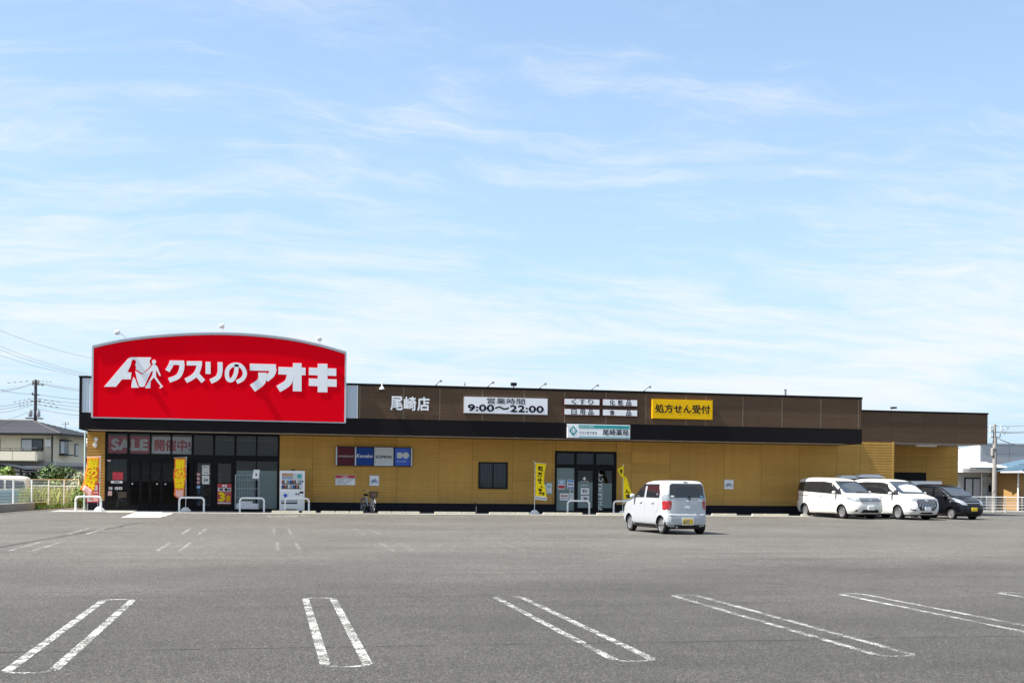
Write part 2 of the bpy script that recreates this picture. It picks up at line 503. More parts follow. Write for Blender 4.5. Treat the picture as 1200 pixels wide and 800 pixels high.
def stroke(mb, pts, w, y0, y1, mi=0):
    """a thick stroke in the x,z plane made of quads between y0 and y1"""
    P = stroke_poly(pts, w); n = len(pts)
    vs = [(x, y0, z) for x, z in P] + [(x, y1, z) for x, z in P]; k = 2 * n
    fs = []
    for i in range(n - 1):
        q = (i, i + 1, k - 2 - i, k - 1 - i); fs.append(q); fs.append(tuple(j + k for j in q[::-1]))
    fs += [(i, i + k, (i + 1) % k + k, (i + 1) % k) for i in range(k)]
    mb.add(vs, fs, mi)


_TXT = {}


def text_geo(s):
    if s in _TXT: return _TXT[s]
    c = bpy.data.curves.new('glyphs', 'FONT'); c.body = s; c.size = 1; c.resolution_u = 3
    o = bpy.data.objects.new('glyphs', c); COL.objects.link(o)
    me = bpy.data.meshes.new_from_object(o.evaluated_get(bpy.context.evaluated_depsgraph_get()))
    v = np.array([p.co[:2] for p in me.vertices]); f = [tuple(p.vertices) for p in me.polygons]
    bpy.data.objects.remove(o); bpy.data.curves.remove(c); bpy.data.meshes.remove(me)
    _TXT[s] = (v, f)
    return _TXT[s]


def text(s, x0, x1, z0, z1, y, material, parent, name='lettering', bold=0.0, skew=0.0, thick=.004, vertical=False):
    """lettering fitted into a rectangle on a surface that faces -Y; bold = stroke gain in metres"""
    v, f = text_geo(s)
    lo, hi = v.min(0), v.max(0); sz = np.maximum(hi - lo, 1e-3)
    u = (v - lo) / sz
    mb = MB()
    offs = [(0, 0)] if bold <= 0 else [(0, 0), (bold, 0), (-bold, 0), (0, bold), (0, -bold)]
    for k, (dx, dz) in enumerate(offs):
        yy = y - thick - .0004 * k
        vs = [(x0 + bold + a * (x1 - x0 - 2 * bold) + dx + skew * (b - .5) * (z1 - z0), yy, z0 + bold + b * (z1 - z0 - 2 * bold) + dz) for a, b in u]
        mb.add(vs, f)
    me = bpy.data.meshes.new(name); me.from_pydata(mb.v, [], mb.f); me.materials.append(M(material))
    return link(name, me, parent)


def text_col(s, x0, x1, ztop, ch, y, material, parent, bold=0.0, gap=.12):
    """vertical writing, one character under the other, joined into one lettering part"""
    mb = MB(); z = ztop
    for chx in s:
        v, f = text_geo(chx); lo, hi = v.min(0), v.max(0); u = (v - lo) / np.maximum(hi - lo, 1e-3)
        offs = [(0, 0)] if bold <= 0 else [(0, 0), (bold, 0), (-bold, 0), (0, bold), (0, -bold)]
        for k, (dx, dz) in enumerate(offs):
            mb.add([(x0 + a * (x1 - x0) + dx, y - .004 - .0004 * k, z - ch + b * ch + dz) for a, b in u], f)
        z -= ch * (1 + gap)
    me = bpy.data.meshes.new('lettering'); me.from_pydata(mb.v, [], mb.f); me.materials.append(M(material))
    return link('lettering', me, parent)


def rbox(x0, x1, y0, y1, z0, z1, r=.02, seg=2):
    """box with rounded edges as an MB"""
    bm = bmesh.new(); bmesh.ops.create_cube(bm, size=1)
    for v in bm.verts:
        v.co = Vector(((x0 + x1) / 2 + v.co.x * (x1 - x0), (y0 + y1) / 2 + v.co.y * (y1 - y0), (z0 + z1) / 2 + v.co.z * (z1 - z0)))
    bmesh.ops.bevel(bm, geom=bm.edges[:], offset=r, segments=seg, affect='EDGES', profile=.5)
    mb = MB(); bm.verts.index_update(); mb.add([v.co[:] for v in bm.verts], [tuple(v.index for v in f.verts) for f in bm.faces]); bm.free()
    return mb


# ------------------------------------------------------------------ ground
def ground():
    ys = [-400, -120, -70, -56, -14] + list(np.linspace(-13, -1.5, 12)) + [0, 60, 200, 900]
    xs = [-900, -200, -60, -20, 20, 60, 200, 900]
    vs = [(x, y, gz(y)) for y in ys for x in xs]; n = len(xs)
    fs = [(j * n + i, j * n + i + 1, (j + 1) * n + i + 1, (j + 1) * n + i) for j in range(len(ys) - 1) for i in range(n - 1)]
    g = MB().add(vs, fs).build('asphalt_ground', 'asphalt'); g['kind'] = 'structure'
    return g


GR = ground()


def sheet(name, poly, material, dz=.004, parent=None, alpha=1.0, kind=None):
    """a painted or laid sheet that follows the ground; poly is a list of quads"""
    mb = MB()
    for q in poly:
        a, b, c, d = [np.array(p[:2], float) for p in q]
        L = max(np.linalg.norm(b - a), np.linalg.norm(c - d)); k = max(1, int(L / .8))
        for i in range(k):
            t0, t1 = i / k, (i + 1) / k
            pts = [a + (b - a) * t0, a + (b - a) * t1, d + (c - d) * t1, d + (c - d) * t0]
            mb.add([(p[0], p[1], gz(p[1]) + dz) for p in pts], [(0, 1, 2, 3)])
    o = mb.build(name, material, parent)
    o.color = (1, 1, 1, alpha)
    if kind: o['kind'] = kind
    return o


def u_line(x, y0, y1, w, lw, alpha=1.0, ends=True, segs=((0., 1.),)):
    """two long parallel lines joined by shallow rounded ends, in one marking"""
    quads = []
    for s in (0, 1):
        xa = x + (0 if s == 0 else w - lw)
        for t0, t1 in segs:
            a, b = y0 + (y1 - y0) * t0, y0 + (y1 - y0) * t1
            cut = .12 if ends else 0
            a2 = a + (cut if t0 == 0 else 0); b2 = b - (cut if t1 == 1 else 0)
            quads.append(((xa, a2), (xa, b2), (xa + lw, b2), (xa + lw, a2)))
    if ends:
        for yy, sg in ((y0, 1), (y1, -1)):
            P = [(x + lw * .5, yy + sg * .13), (x + lw * .8, yy + sg * .055), (x + w * .36, yy), (x + w * .64, yy), (x + w - lw * .8, yy + sg * .055), (x + w - lw * .5, yy + sg * .13)]
            e = lw * .75
            for i in range(5):
                a, b = P[i], P[i + 1]
                dx, dy = b[0] - a[0], b[1] - a[1]; l = math.hypot(dx, dy); nx, ny = -dy / l * e / 2, dx / l * e / 2
                quads.append(((a[0] - nx, a[1] - ny), (b[0] - nx, b[1] - ny), (b[0] + nx, b[1] + ny), (a[0] + nx, a[1] + ny)))
    return sheet('parking_line', quads, 'worn_paint', .004, GR, alpha)


for i in range(7):
    u_line(-2.07 + 2.5 * i, -44.55, -38.72, .44, .088, (1.02, 1.04, .97, .95, .97, .95, .95)[i])
for i in range(9):
    x = -5.25 + 2.5 * i + (.35 if i else 0) - (.0 if i else .1)
    u_line(x, -21.2, -15.2, .55, .085, (.94, .91, .86, .82, .76, .70, .65, .6, .55)[i], False, ((0.12, .75),))
    u_line(x + .05, -28.4, -22.8, .55, .085, (.90, .88, .84, .82, .80, .76, .72, .64, .6)[i], True, ((0., .62),))
for i in range(9):
    x = -1.62 + 2.52 * i
    u_line(x, -7.4, -3.6, .75 if i == 0 else .5, .10, .85 if i < 3 else .7, False, ((.45, .8),))
for i in range(3):
    u_line(33.6 + 2.6 * i, -5.0, 1.2, .5, .12, .95, False)
# concrete gutter strip and apron in front of the shop
sheet('gutter_strip', [((-6.6, -2.95), (30, -2.95), (30, -2.55), (-6.6, -2.55))], 'apron', .004, GR)
sheet('apron', [((-8.9, -2.54), (30, -2.54), (30, -.01), (-8.9, -.01))], 'concrete_grey', .005, GR)
# white tactile mat painted before the entrance
for q in (((142, 606.3), (188, 606.3), (189.5, 605.4), (144.5, 605.4)), ((146, 605.0), (192, 605.0), (203, 601.3), (156, 601.3)), ((157, 600.9), (189, 600.9), (191, 599.4), (160, 599.2))):
    sheet('entrance_marking', [[GP(*p) for p in q]], 'off_white', .010, GR)
for q in (((312.5, 605.6), (331, 605.6), (331, 604.6), (312.5, 604.6)), ((333, 605.6), (349, 605.6), (349, 604.6), (333, 604.6))):
    sheet('parking_marking', [[GP(*p) for p in q]], 'worn_paint', .008, GR, .95)

# ------------------------------------------------------------------ the shop
YF = -2.33                                   # plane of the canopy and the parapet; the wall stands at Y = 0
store = thing('drugstore', 'long single storey shop with ochre siding, black canopy and brown parapet', 'shop')
zg = .09
Z_PL = .505                                  # top of the black plinth
Z_SO = XZ(980, 522, 0)[1]                    # underside of the canopy at the wall
X_L, X_R = XZ(101.5, 560, 0)[0], XZ(980, 560, 0)[0]
SF0, SF1 = XZ(124.2, 560, 0)[0], XZ(326, 560, 0)[0]     # shopfront
PH0, PH1 = XZ(651, 560, 0)[0], XZ(721, 560, 0)[0]       # pharmacy entrance
Z_PH = XZ(651, 529, 0)[1]
X_W, X_E = XZ(1047, 517, 0)[0], XZ(1123, 517, 3.5)[0]   # wing: recess from X_W to X_E
_boards = {}


def board(x0, x1, z0, z1, y, m, name='siding_board', ridges=4, depth=.024, parent=None):
    w, h = round(x1 - x0, 3), round(z1 - z0, 3)
    key = (w, h, m, ridges)
    if key not in _boards:
        mb = MB(); vs = []; prof = []
        rh = h / ridges
        for i in range(ridges):
            prof += [(-depth, i * rh + .012), (-depth * .85, (i + 1) * rh - .016), (-.001, (i + 1) * rh - .012), (-.001, (i + 1) * rh + .011)]
        prof = [(0, 0), (-.001, .001), (-.001, .010)] + prof[:-2] + [(-.001, h - .012), (-.001, h - .001), (0, h)]
        n = len(prof)
        for yy, zz in prof: vs += [(0, yy, zz), (w, yy, zz)]
        fs = [(2 * i, 2 * i + 1, 2 * i + 3, 2 * i + 2) for i in range(n - 1)]
        fs += [tuple(range(0, 2 * n, 2))[::-1], tuple(range(1, 2 * n, 2))]
        _boards[key] = mb.add(vs, fs).mesh(name, m)
    o = link(name, _boards[key], parent or store); o.location = (x0, y, z0)
    return o


def wall_seams(*px):
    return [XZ(p, 560, 0)[0] for p in px]


# backing walls, plinth
for a, b, c in ((X_L, SF0 - .03, zg - .3), (SF1 + .03, PH0 - .03, zg - .3), (PH1 + .03, X_R, zg - .3), (PH0 - .028, PH1 + .028, Z_PH + .03)):
    MB().box(a, b, .004, .25, c, Z_SO + .3).build('wall_backing', 'ochre_back', store)
MB().box(X_L, X_E - .3, 9.2, 26, 0, 5.2).box(X_L, X_L + .2, .26, 9.19, 0, Z_SO + .4).box(X_L + .25, X_R - .3, .3, 9.15, Z_SO + .05, Z_SO + .3).build('rear_block', 'ochre', store)
for a, b in ((X_L + .005, SF0 - .02), (SF1 + .02, PH0 - .02), (PH1 + .02, X_R - .003)):
    MB().box(a, b, -.03, .003, zg - .2, Z_PL).build('plinth', 'plinth', store)
# ochre boards, six courses
rows = [Z_PL + .012 + i * (Z_SO - Z_PL - .012) / 6 for i in range(7)]
cols = [[X_L] + [SF0 - .03]]
cols.append([SF1 + .03] + wall_seams(366, 415.5, 464.8, 514, 553.3, 600.5, 647.5) + [PH0 - .03])
cols.append([PH1 + .03] + wall_seams(740, 785, 807, 848.5, 892, 936.5) + [X_R])
G_ = .007
for cs in cols:
    for a, b in zip(cs[:-1], cs[1:]):
        if b - a < .03: continue
        for r0, r1 in zip(rows[:-1], rows[1:]):
            board(a + G_, b - G_, r0 + .0004, r1 - .0004, -.001, 'ochre')
for a, b in ((PH0 - .025, XZ(690, 522, 0)[0]), (XZ(690, 522, 0)[0], PH1 + .025)):
    board(a + G_, b - G_, Z_PH + .04, Z_SO - .003, -.001, 'ochre', ridges=3)
# canopy and parapet: one overhanging volume
CX0, CX1 = XZ(92.5, 495, YF)[0], XZ(1010, 510, YF)[0]
Z_CT, Z_CB = 4.21, XZ(600, 512.3, YF)[1]
Z_PT = XZ(700, 457.0, YF)[1]
RS0, RS1 = XZ(108.3, 470, YF)[0], XZ(405.6, 470, YF)[0]   # red sign
PX0 = XZ(417, 470, YF)[0]
MB().box(CX0, CX1, YF, YF + .18, Z_CB, Z_CT).box(CX0, CX0 + .15, YF + .18, .0, Z_CB, Z_CT).box(CX1 - .15, CX1, YF + .18, 0, Z_CB, Z_CT).build('canopy_fascia', 'black_metal', store)
MB().box(CX0 + .15, CX1 - .15, YF + .18, .0, Z_CB + .03, Z_CB + .08).build('soffit', 'soffit', store)
MB().box(CX0 + .15, CX1 - .15, YF + .185, YF + .26, Z_CB + .004, Z_CB + .028).build('soffit_trim', 'lightgrey_metal', store)
MB().box(CX0 + .02, CX1 - .02, YF + .045, 9.1, Z_CT + .005, Z_PT - .06).box(X_L + .05, X_R - .05, .27, 9.1, Z_SO + .31, Z_CT).build('parapet_backing', 'brown_back', store)
# brown boards on the parapet, three courses
pc = [PX0 + .08] + [XZ(p, 470, YF)[0] for p in (421.8, 473, 515.6, 565.5, 614.6, 662, 710.5, 757.3, 804.4, 827.5, 871, 917, 962.5, 1006.5)] + [CX1 - .01]
prow = [Z_CT + .01 + i * (Z_PT - .09 - Z_CT - .01) / 3 for i in range(4)]
for a, b in zip(pc[:-1], pc[1:]):
    for r0, r1 in zip(prow[:-1], prow[1:]):
        board(a + .016, b - .016, r0 + .003, r1 - .003, YF + .043, 'brown', 'parapet_board', 5, .009)
for x in pc[1:-1]:
    MB().box(x - .013, x + .013, YF + .036, YF + .046, Z_CT + .012, Z_PT - .1).build('joint_strip', 'joint', store)
MB().box(CX0 - .02, CX1 + .02, YF + .0, YF + .30, Z_PT - .075, Z_PT + .012).build('coping', 'black_metal', store)
MB().box(CX1 - .008, CX1 + .012, YF + .05, 3, Z_CT + .01, Z_PT - .08).build('parapet_end', 'brown', store)
# light grey corrugated returns on both sides of the red sign
for a, b in ((CX0 + .10, RS0 + .10), (RS1 - .1, PX0 + .06)):
    mb = MB(); n = max(4, int((b - a) / .06)); vs = []
    for i in range(n + 1):
        x = a + (b - a) * i / n; y = YF + .03 - (.022 if i % 2 else 0)
        vs += [(x, y, Z_CT + .01), (x, y, Z_PT - .08)]
    mb.add(vs, [(2 * i, 2 * i + 2, 2 * i + 3, 2 * i + 1) for i in range(n)])
    mb.build('corrugated_panel', 'lightgrey_metal', store)
MB().box(CX0, CX0 + .10, YF - .005, YF + .3, Z_CT + .004, Z_PT - .08).build('corner_trim', 'black_metal', store)
MB().box(PX0 + .045, PX0 + .085, YF - .012, YF + .04, Z_CT + .004, Z_PT - .08).build('corner_trim', 'white', store)
# downlights under the canopy
for p in (262, 342, 388, 433, 478, 500, 527, 571, 604, 633, 652, 683, 728, 763, 797, 852, 893, 931):
    x = XZ(p, 512, YF + .9)[0]
    MB().lathe([(.085, 0), (.095, -.012), (.06, -.016), (.055, .0)], (x, YF + .75, Z_CB + .031), 'z', 14).build('downlight', 'white', store, True)
# rainwater pipe at the left corner
MB().tube([(X_L - .09, .12, zg), (X_L - .09, .12, Z_SO)], .045).build('downpipe', 'downpipe', store, True)
# wing on the right
ZW0, ZW1 = XZ(1010, 517.5, -.05)[1], XZ(1080, 482, -.05)[1]
WX1 = XZ(1158, 500, -.05)[0]
MB().box(CX1 - .5, WX1, 0, 9, ZW0, ZW1 - .06).build('wing_backing', 'brown_back', store)
wc = [X_R + .02] + [XZ(p, 500, -.05)[0] for p in (1045.5, 1083, 1121)] + [WX1 - .004]
wr = [ZW0 + i * (ZW1 - .07 - ZW0) / 3 for i in range(4)]
for a, b in zip(wc[:-1], wc[1:]):
    for r0, r1 in zip(wr[:-1], wr[1:]):
        board(a + .006, b - .006, r0 + .003, r1 - .003, -.005, 'brown', 'parapet_board', 5, .009)
MB().box(CX1 + .02, WX1 + .02, -.05, .3, ZW1 - .065, ZW1 + .012).build('coping', 'black_metal', store)
wq = [X_R] + [XZ(1007.8, 560, 0)[0], X_W - .07]
wrow = [Z_PL + .012 + i * (ZW0 - Z_PL - .012) / 6 for i in range(7)]
MB().box(X_R + .003, X_W - .08, .004, .25, 0, ZW0).build('wall_backing', 'ochre_back', store)
MB().box(X_R + .003, X_W - .07, -.03, .003, zg - .2, Z_PL).build('plinth', 'plinth', store)
for a, b in zip(wq[:-1], wq[1:]):
    for r0, r1 in zip(wrow[:-1], wrow[1:]):
        board(a + G_, b - G_, r0 + .0004, r1 - .0004, -.001, 'ochre')
MB().box(X_W - .07, X_W + .03, -.035, .25, zg, ZW0 + .04).build('corner_trim', 'ochre', store)
YB = 3.5                                     # back wall of the loading recess
MB().box(X_W - .08, X_W, .26, YB, zg, ZW0).build('recess_side', 'ochre', store)
MB().box(X_W - .08, X_E, YB + .004, YB + .3, 0, ZW0).build('wall_backing', 'ochre_back', store)
MB().box(X_W, WX1 - .05, .02, 5, ZW0 - .03, ZW0 - .004).build('soffit', 'soffit', store)
rb = [X_W + .0, XZ(1085.3, 540, YB)[0], X_E]
Z_SH = XZ(1066, 553.2, YB)[1]
rr = [.3 + i * (ZW0 - .03 - .3) / 6 for i in range(7)]
for k, (a, b) in enumerate(zip(rb[:-1], rb[1:])):
    for r0, r1 in zip(rr[:-1], rr[1:]):
        if k == 0 and r1 < Z_SH: continue
        board(a + G_, b - G_, max(r0, Z_SH if k == 0 else 0) + .003, r1 - .003, YB - .001, 'ochre', ridges=4)
sh = MB().box(rb[0] + .05, rb[1] - .02, YB - .05, YB + .003, zg, Z_SH - .01).build('shutter', 'frame_black', store)
for i in range(18):
    z = zg + .05 + i * (Z_SH - zg - .1) / 18
    MB().box(rb[0] + .1, rb[1] - .07, YB - .066, YB - .05, z, z + .075).build('slat', 'frame_black', sh)
x0, z0 = XZ(1073, 520, 1.0); x1 = XZ(1097, 520, 1.0)[0]
rbox(x0, x1, .9, 1.12, ZW0 - .14, ZW0 - .031, .02).build('tube_light', 'white', store, True)

# ------------------------------------------------------------------ shopfront glazing (parts of the shop)
ZS_T = XZ(225, 509.3, 0)[1]
zt0, zt1 = XZ(200, 532.3, 0)[1], XZ(200, 538.8, 0)[1]
mull = [SF0] + [XZ(p, 520, 0)[0] for p in (150.7, 176.6, 200.8, 225.9, 251, 276, 300.8)] + [SF1]
fr = MB()
fr.box(SF0 - .03, SF1 + .03, -.04, .10, ZS_T, Z_SO + .02).box(SF0 - .03, SF1 + .03, -.05, .10, zt1, zt0).box(SF0 - .03, SF1 + .03, -.04, .10, zg, zg + .12)
for i, x in enumerate(mull):
    w = .05 if 0 < i < 8 else .045
    fr.box(x - w, x + w, -.045, .10, zg + .12, ZS_T) if i in (0, 1, 4, 5, 6, 8) else fr.box(x - .035, x + .035, -.043, .10, zt0, ZS_T)
fr.box(mull[7] - .03, mull[7] + .03, -.043, .10, zg + .12, zt1)
front = fr.build('shopfront_frame', 'frame_black', store)
for i in range(8):
    MB().box(mull[i] + .03, mull[i + 1] - .03, .03, .04, zt0, ZS_T).build('pane', 'glass', front)
for a, b in ((0, 1), (6, 7), (7, 8)):
    MB().box(mull[a] + .04, mull[b] - .03, .03, .04, zg + .1, zt1).build('pane', 'glass', front)
# frosted film behind the two right panes
zf = XZ(300, 551.3, 0)[1]
for a, b in ((6, 7), (7, 8)):
    MB().box(mull[a] + .055, mull[b] - .05, .022, .028, zg + .12, zf).build('window_film', 'film', front)


def door(x0, x1, z0, z1, stile, name='sliding_door', y=-.02, handle=None, gl='glass_door'):
    d = MB().box(x0, x0 + stile, y, y + .06, z0, z1).box(x1 - stile, x1, y, y + .06, z0, z1).box(x0 + stile, x1 - stile, y, y + .06, z1 - .12, z1).box(x0 + stile, x1 - stile, y, y + .06, z0, z0 + .14).build(name, 'frame_black', store)
    MB().box(x0 + stile, x1 - stile, y + .025, y + .035, z0 + .14, z1 - .12).build('pane', gl, d)
    if handle is not None:
        MB().lathe([(.035, 0), (.03, -.012)], (handle, y + .024, XZ(200, 567, 0)[1]), 'y', 10).build('sticker', 'white', d)
    return d


xm = (mull[1] + mull[4]) / 2
px = lambda p: XZ(p, 567, 0)[0]
door(mull[1] + .05, px(164.5), zg + .12, zt1, .05, handle=px(155))
door(px(164.5) + .01, px(175.5), zg + .12, zt1, .05, y=.0, handle=px(165.3))
door(px(176), px(189), zg + .12, zt1, .05, y=.0, handle=px(184))
door(px(189) + .01, mull[4] - .05, zg + .12, zt1, .05, handle=px(193.8))
door(mull[4] + .06, px(224.5), zg + .12, zt1, .10, y=.01)
door(mull[4] + 1.0 - .0, px(251) - .04, zg + .12, zt1, .13, y=-.015) if False else door(px(226) + .05, px(250.5), zg + .12, zt1, .14, y=-.01, gl='glass')
door(px(251.5), px(275) - .03, zg + .12, zt1, .14, y=-.01, gl='glass')
# pharmacy entrance
pm = [PH0, px(684), px(699), PH1]
zp0, zp1 = XZ(690, 544, 0)[1], XZ(690, 548.2, 0)[1]
x684, x698 = px(674.3), px(697.2)
pf = MB()
pf.box(PH0 - .03, PH1 + .03, -.05, .1, Z_PH - .06, Z_PH + .03).box(PH0, PH1, -.045, .1, zp1, zp0).box(PH0, PH1, -.045, .1, zg, zg + .12)
for x in (PH0, x684, x698, PH1):
    pf.box(x - .05, x + .05, -.042, .1, zg + .12, Z_PH - .06) if x in (PH0, PH1) else pf.box(x - .045, x + .045, -.04, .1, zg + .12, Z_PH - .06)
pfo = pf.build('pharmacy_frame', 'frame_black', store)
for a, b in ((PH0, x684), (x684, x698), (x698, PH1)):
    MB().box(a + .04, b - .04, .03, .04, zp0, Z_PH - .06).build('pane', 'glass', pfo)
MB().box(PH0 + .04, x684 - .04, .03, .04, zg + .1, zp1).build('pane', 'glass', pfo)
zpf = XZ(690, 564.8, 0)[1]
MB().box(PH0 + .055, x684 - .05, .022, .028, zg + .125, zp1 - .01).build('window_film', 'film', pfo)
d1 = door(x684 + .05, x698 - .05, zg + .12, zp1, .06, 'pharmacy_door', -.02, gl='glass')
MB().box(x684 + .115, x698 - .115, .0, .004, zg + .27, zpf).build('window_film', 'film', d1)
d2 = door(x698 + .05, PH1 - .05, zg + .12, zp1, .10, 'pharmacy_door', -.01, gl='glass')
MB().box(x698 + .155, PH1 - .155, .008, .012, zg + .27, XZ(708, 566, 0)[1]).build('window_film', 'film', d2)
tx0, tx1 = px(701.3), px(706.3)
zA, zB = XZ(704, 597, 0)[1], XZ(704, 553, 0)[1]
mbt = MB(); lh = (zB - zA) / 8
for k, ch in enumerate('PHARMACY'):
    v, f = text_geo(ch); lo, hi = v.min(0), v.max(0); u = (v - lo) / np.maximum(hi - lo, 1e-3)
    mbt.add([(tx1 - b * (tx1 - tx0), -.014, zA + (k + a * .72) * lh) for a, b in u], f)
me = bpy.data.meshes.new('lettering'); me.from_pydata(mbt.v, [], mbt.f); me.materials.append(M('white')); link('lettering', me, d2)
# barred window
wx0, wx1 = XZ(560.5, 557, 0)[0], XZ(594.7, 557, 0)[0]; wz0, wz1 = XZ(577, 572.5, 0)[1], XZ(577, 541.3, 0)[1]
wi = MB().box(wx0, wx1, -.07, 0, wz0, wz0 + .06).box(wx0, wx1, -.07, 0, wz1 - .06, wz1).box(wx0, wx0 + .06, -.07, 0, wz0 + .06, wz1 - .06).box(wx1 - .06, wx1, -.07, 0, wz0 + .06, wz1 - .06).box((wx0 + wx1) / 2 - .03, (wx0 + wx1) / 2 + .03, -.065, 0, wz0 + .06, wz1 - .06).build('window', 'frame_black', store)
for a, b in ((wx0 + .06, (wx0 + wx1) / 2 - .03), ((wx0 + wx1) / 2 + .03, wx1 - .06)):
    MB().box(a, b, -.036, -.030, wz0 + .06, wz1 - .06).build('pane', 'window_glass', wi)
for i in range(15):
    x = wx0 + .06 + (i + .5) * (wx1 - wx0 - .12) / 15
    MB().box(x - .014, x + .014, -.058, -.048, wz0 + .06, wz1 - .06).build('bar', 'trim_dark', wi)
# interior behind the glass
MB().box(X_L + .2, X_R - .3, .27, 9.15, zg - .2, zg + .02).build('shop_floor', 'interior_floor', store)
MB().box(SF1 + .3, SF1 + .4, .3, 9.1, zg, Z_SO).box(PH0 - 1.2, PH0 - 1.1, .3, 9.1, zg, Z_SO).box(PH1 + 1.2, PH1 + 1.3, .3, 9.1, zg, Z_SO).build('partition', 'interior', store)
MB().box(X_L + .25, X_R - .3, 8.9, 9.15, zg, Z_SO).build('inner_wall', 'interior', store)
for k, (x, y) in enumerate(((-5.6, 5.2), (-3.2, 5.2), (-.9, 5.2))):
    s = thing('store_shelf', ['goods shelf dimly seen behind the left entrance doors', 'goods shelf dimly seen behind the middle doors', 'goods shelf dimly seen behind the right shop panes'][k], 'shelf', (x, y, zg + .02), 0, 'shelves inside the shop')
    f = MB().box(-.9, -.85, 0, .5, 0, 1.7).box(.85, .9, 0, .5, 0, 1.7).box(-.85, .85, .46, .5, 0, 1.7)
    f.build('frame', 'off_white', s)
    for j in range(4):
        MB().box(-.85, .85, 0, .46, .12 + j * .4, .15 + j * .4).build('shelf_board', 'off_white', s)
        gb = MB(); xx = -.8
        while xx < .7:
            w = random.uniform(.08, .2); gb.box(xx, xx + w - .01, .05, .4, .152 + j * .4, .152 + j * .4 + random.uniform(.15, .3), random.randrange(4)); xx += w
        o = gb.build('goods', ['sky_blue', 'poster_red', 'tan', 'white'], s); o['kind'] = 'stuff'

# ------------------------------------------------------------------ signs
YS = YF - .07


def q(px_, py_, Y=YS): return XZ(px_, py_, Y)


rs = thing('arched_sign', 'large red sign with arched top, white logo and white katakana lettering', 'sign', (0, 0, 0))
arc = [(108.3, 405.5), (141, 398.5), (175, 394), (215, 391), (258, 390), (300, 391.8), (340, 396.5), (374, 403.5), (405.8, 412.5)]
arc = smooth_path([q(*p) for p in arc], 4)
base_l, base_r = q(108.3, 485.5), q(405.8, 489.6)
poly = [(arc[0][0], Z_CT - .22), ] + arc + [(arc[-1][0], Z_CT - .22)]
MB().prism(poly[::-1], YS, YF + .9).build('sign_body', 'lightgrey_metal', rs)
inset = [(arc[0][0] + .06, Z_CT - .17)] + [(min(max(x, arc[0][0] + .06), arc[-1][0] - .06), z - .10) for x, z in arc] + [(arc[-1][0] - .06, Z_CT - .17)]
MB().prism(inset[::-1], YS - .03, YS - .002).build('face_panel', 'sign_red', rs)
for k in range(2):
    mb = MB(); stroke(mb, [(x, z + .0 - k * .055) for x, z in arc], .048, YS - .05 - .02 * (1 - k), YS - .001 * k - .001)
    mb.build('trim', 'silver', rs)
for x in (arc[0][0] + .02, arc[-1][0] - .02):
    MB().box(x - .035, x + .035, YS - .045, YS - .001, Z_CT - .2, (arc[0] if x < 0 else arc[-1])[1] - .05).build('trim', 'silver', rs)
YL = YS - .031
gl = lambda x, y: q(180 + x / 5.217, 410 + y / 5.217, YL)
SW = 1 / 5.217 / 25.0                           # zoom pixel -> metres on the sign
GLY = {
    'ku': [([(112, 70), (104, 95), (84, 128)], 26, 1), ([(100, 77), (187, 78)], 24, 0), ([(174, 80), (170, 120), (148, 162), (94, 185)], 27, 1)],
    'su': [([(203, 81), (296, 81)], 24, 0), ([(281, 84), (270, 125), (245, 160), (196, 188)], 27, 1), ([(256, 138), (280, 165), (304, 192)], 26, 1)],
    'ri': [([(333, 72), (333, 146)], 27, 0), ([(406, 74), (406, 130), (392, 168), (348, 192)], 27, 1)],
    'no': [([(508, 88), (503, 140), (484, 178), (462, 184), (449, 160), (452, 122), (474, 96), (506, 89), (540, 102), (558, 140), (544, 176), (508, 196)], 23, 1)],
    'a': [([(588, 104), (748, 108)], 38, 0), ([(733, 112), (722, 146), (686, 178)], 36, 1), ([(665, 138), (660, 190), (604, 234)], 46, 1)],
    'o': [([(763, 126), (929, 131)], 42, 0), ([(878, 80), (878, 252)], 48, 0), ([(838, 148), (820, 200), (762, 238)], 40, 1)],
    'ki': [([(949, 130), (1117, 136)], 42, 0), ([(949, 196), (1119, 202)], 42, 0), ([(1033, 84), (1033, 258)], 54, 0)],
}
for nm, ss in GLY.items():
    mb = MB()
    for k, (pts, w, sm) in enumerate(ss):
        P = [gl(*p) for p in pts]
        stroke(mb, smooth_path(P, 5) if sm else P, w * SW, YL - .012 - .0015 * k, YL - .0005 * k)
    mb.build('letter', 'sign_white', rs)
z4 = lambda x, y: (150 + x / 10, 400 + y / 10)
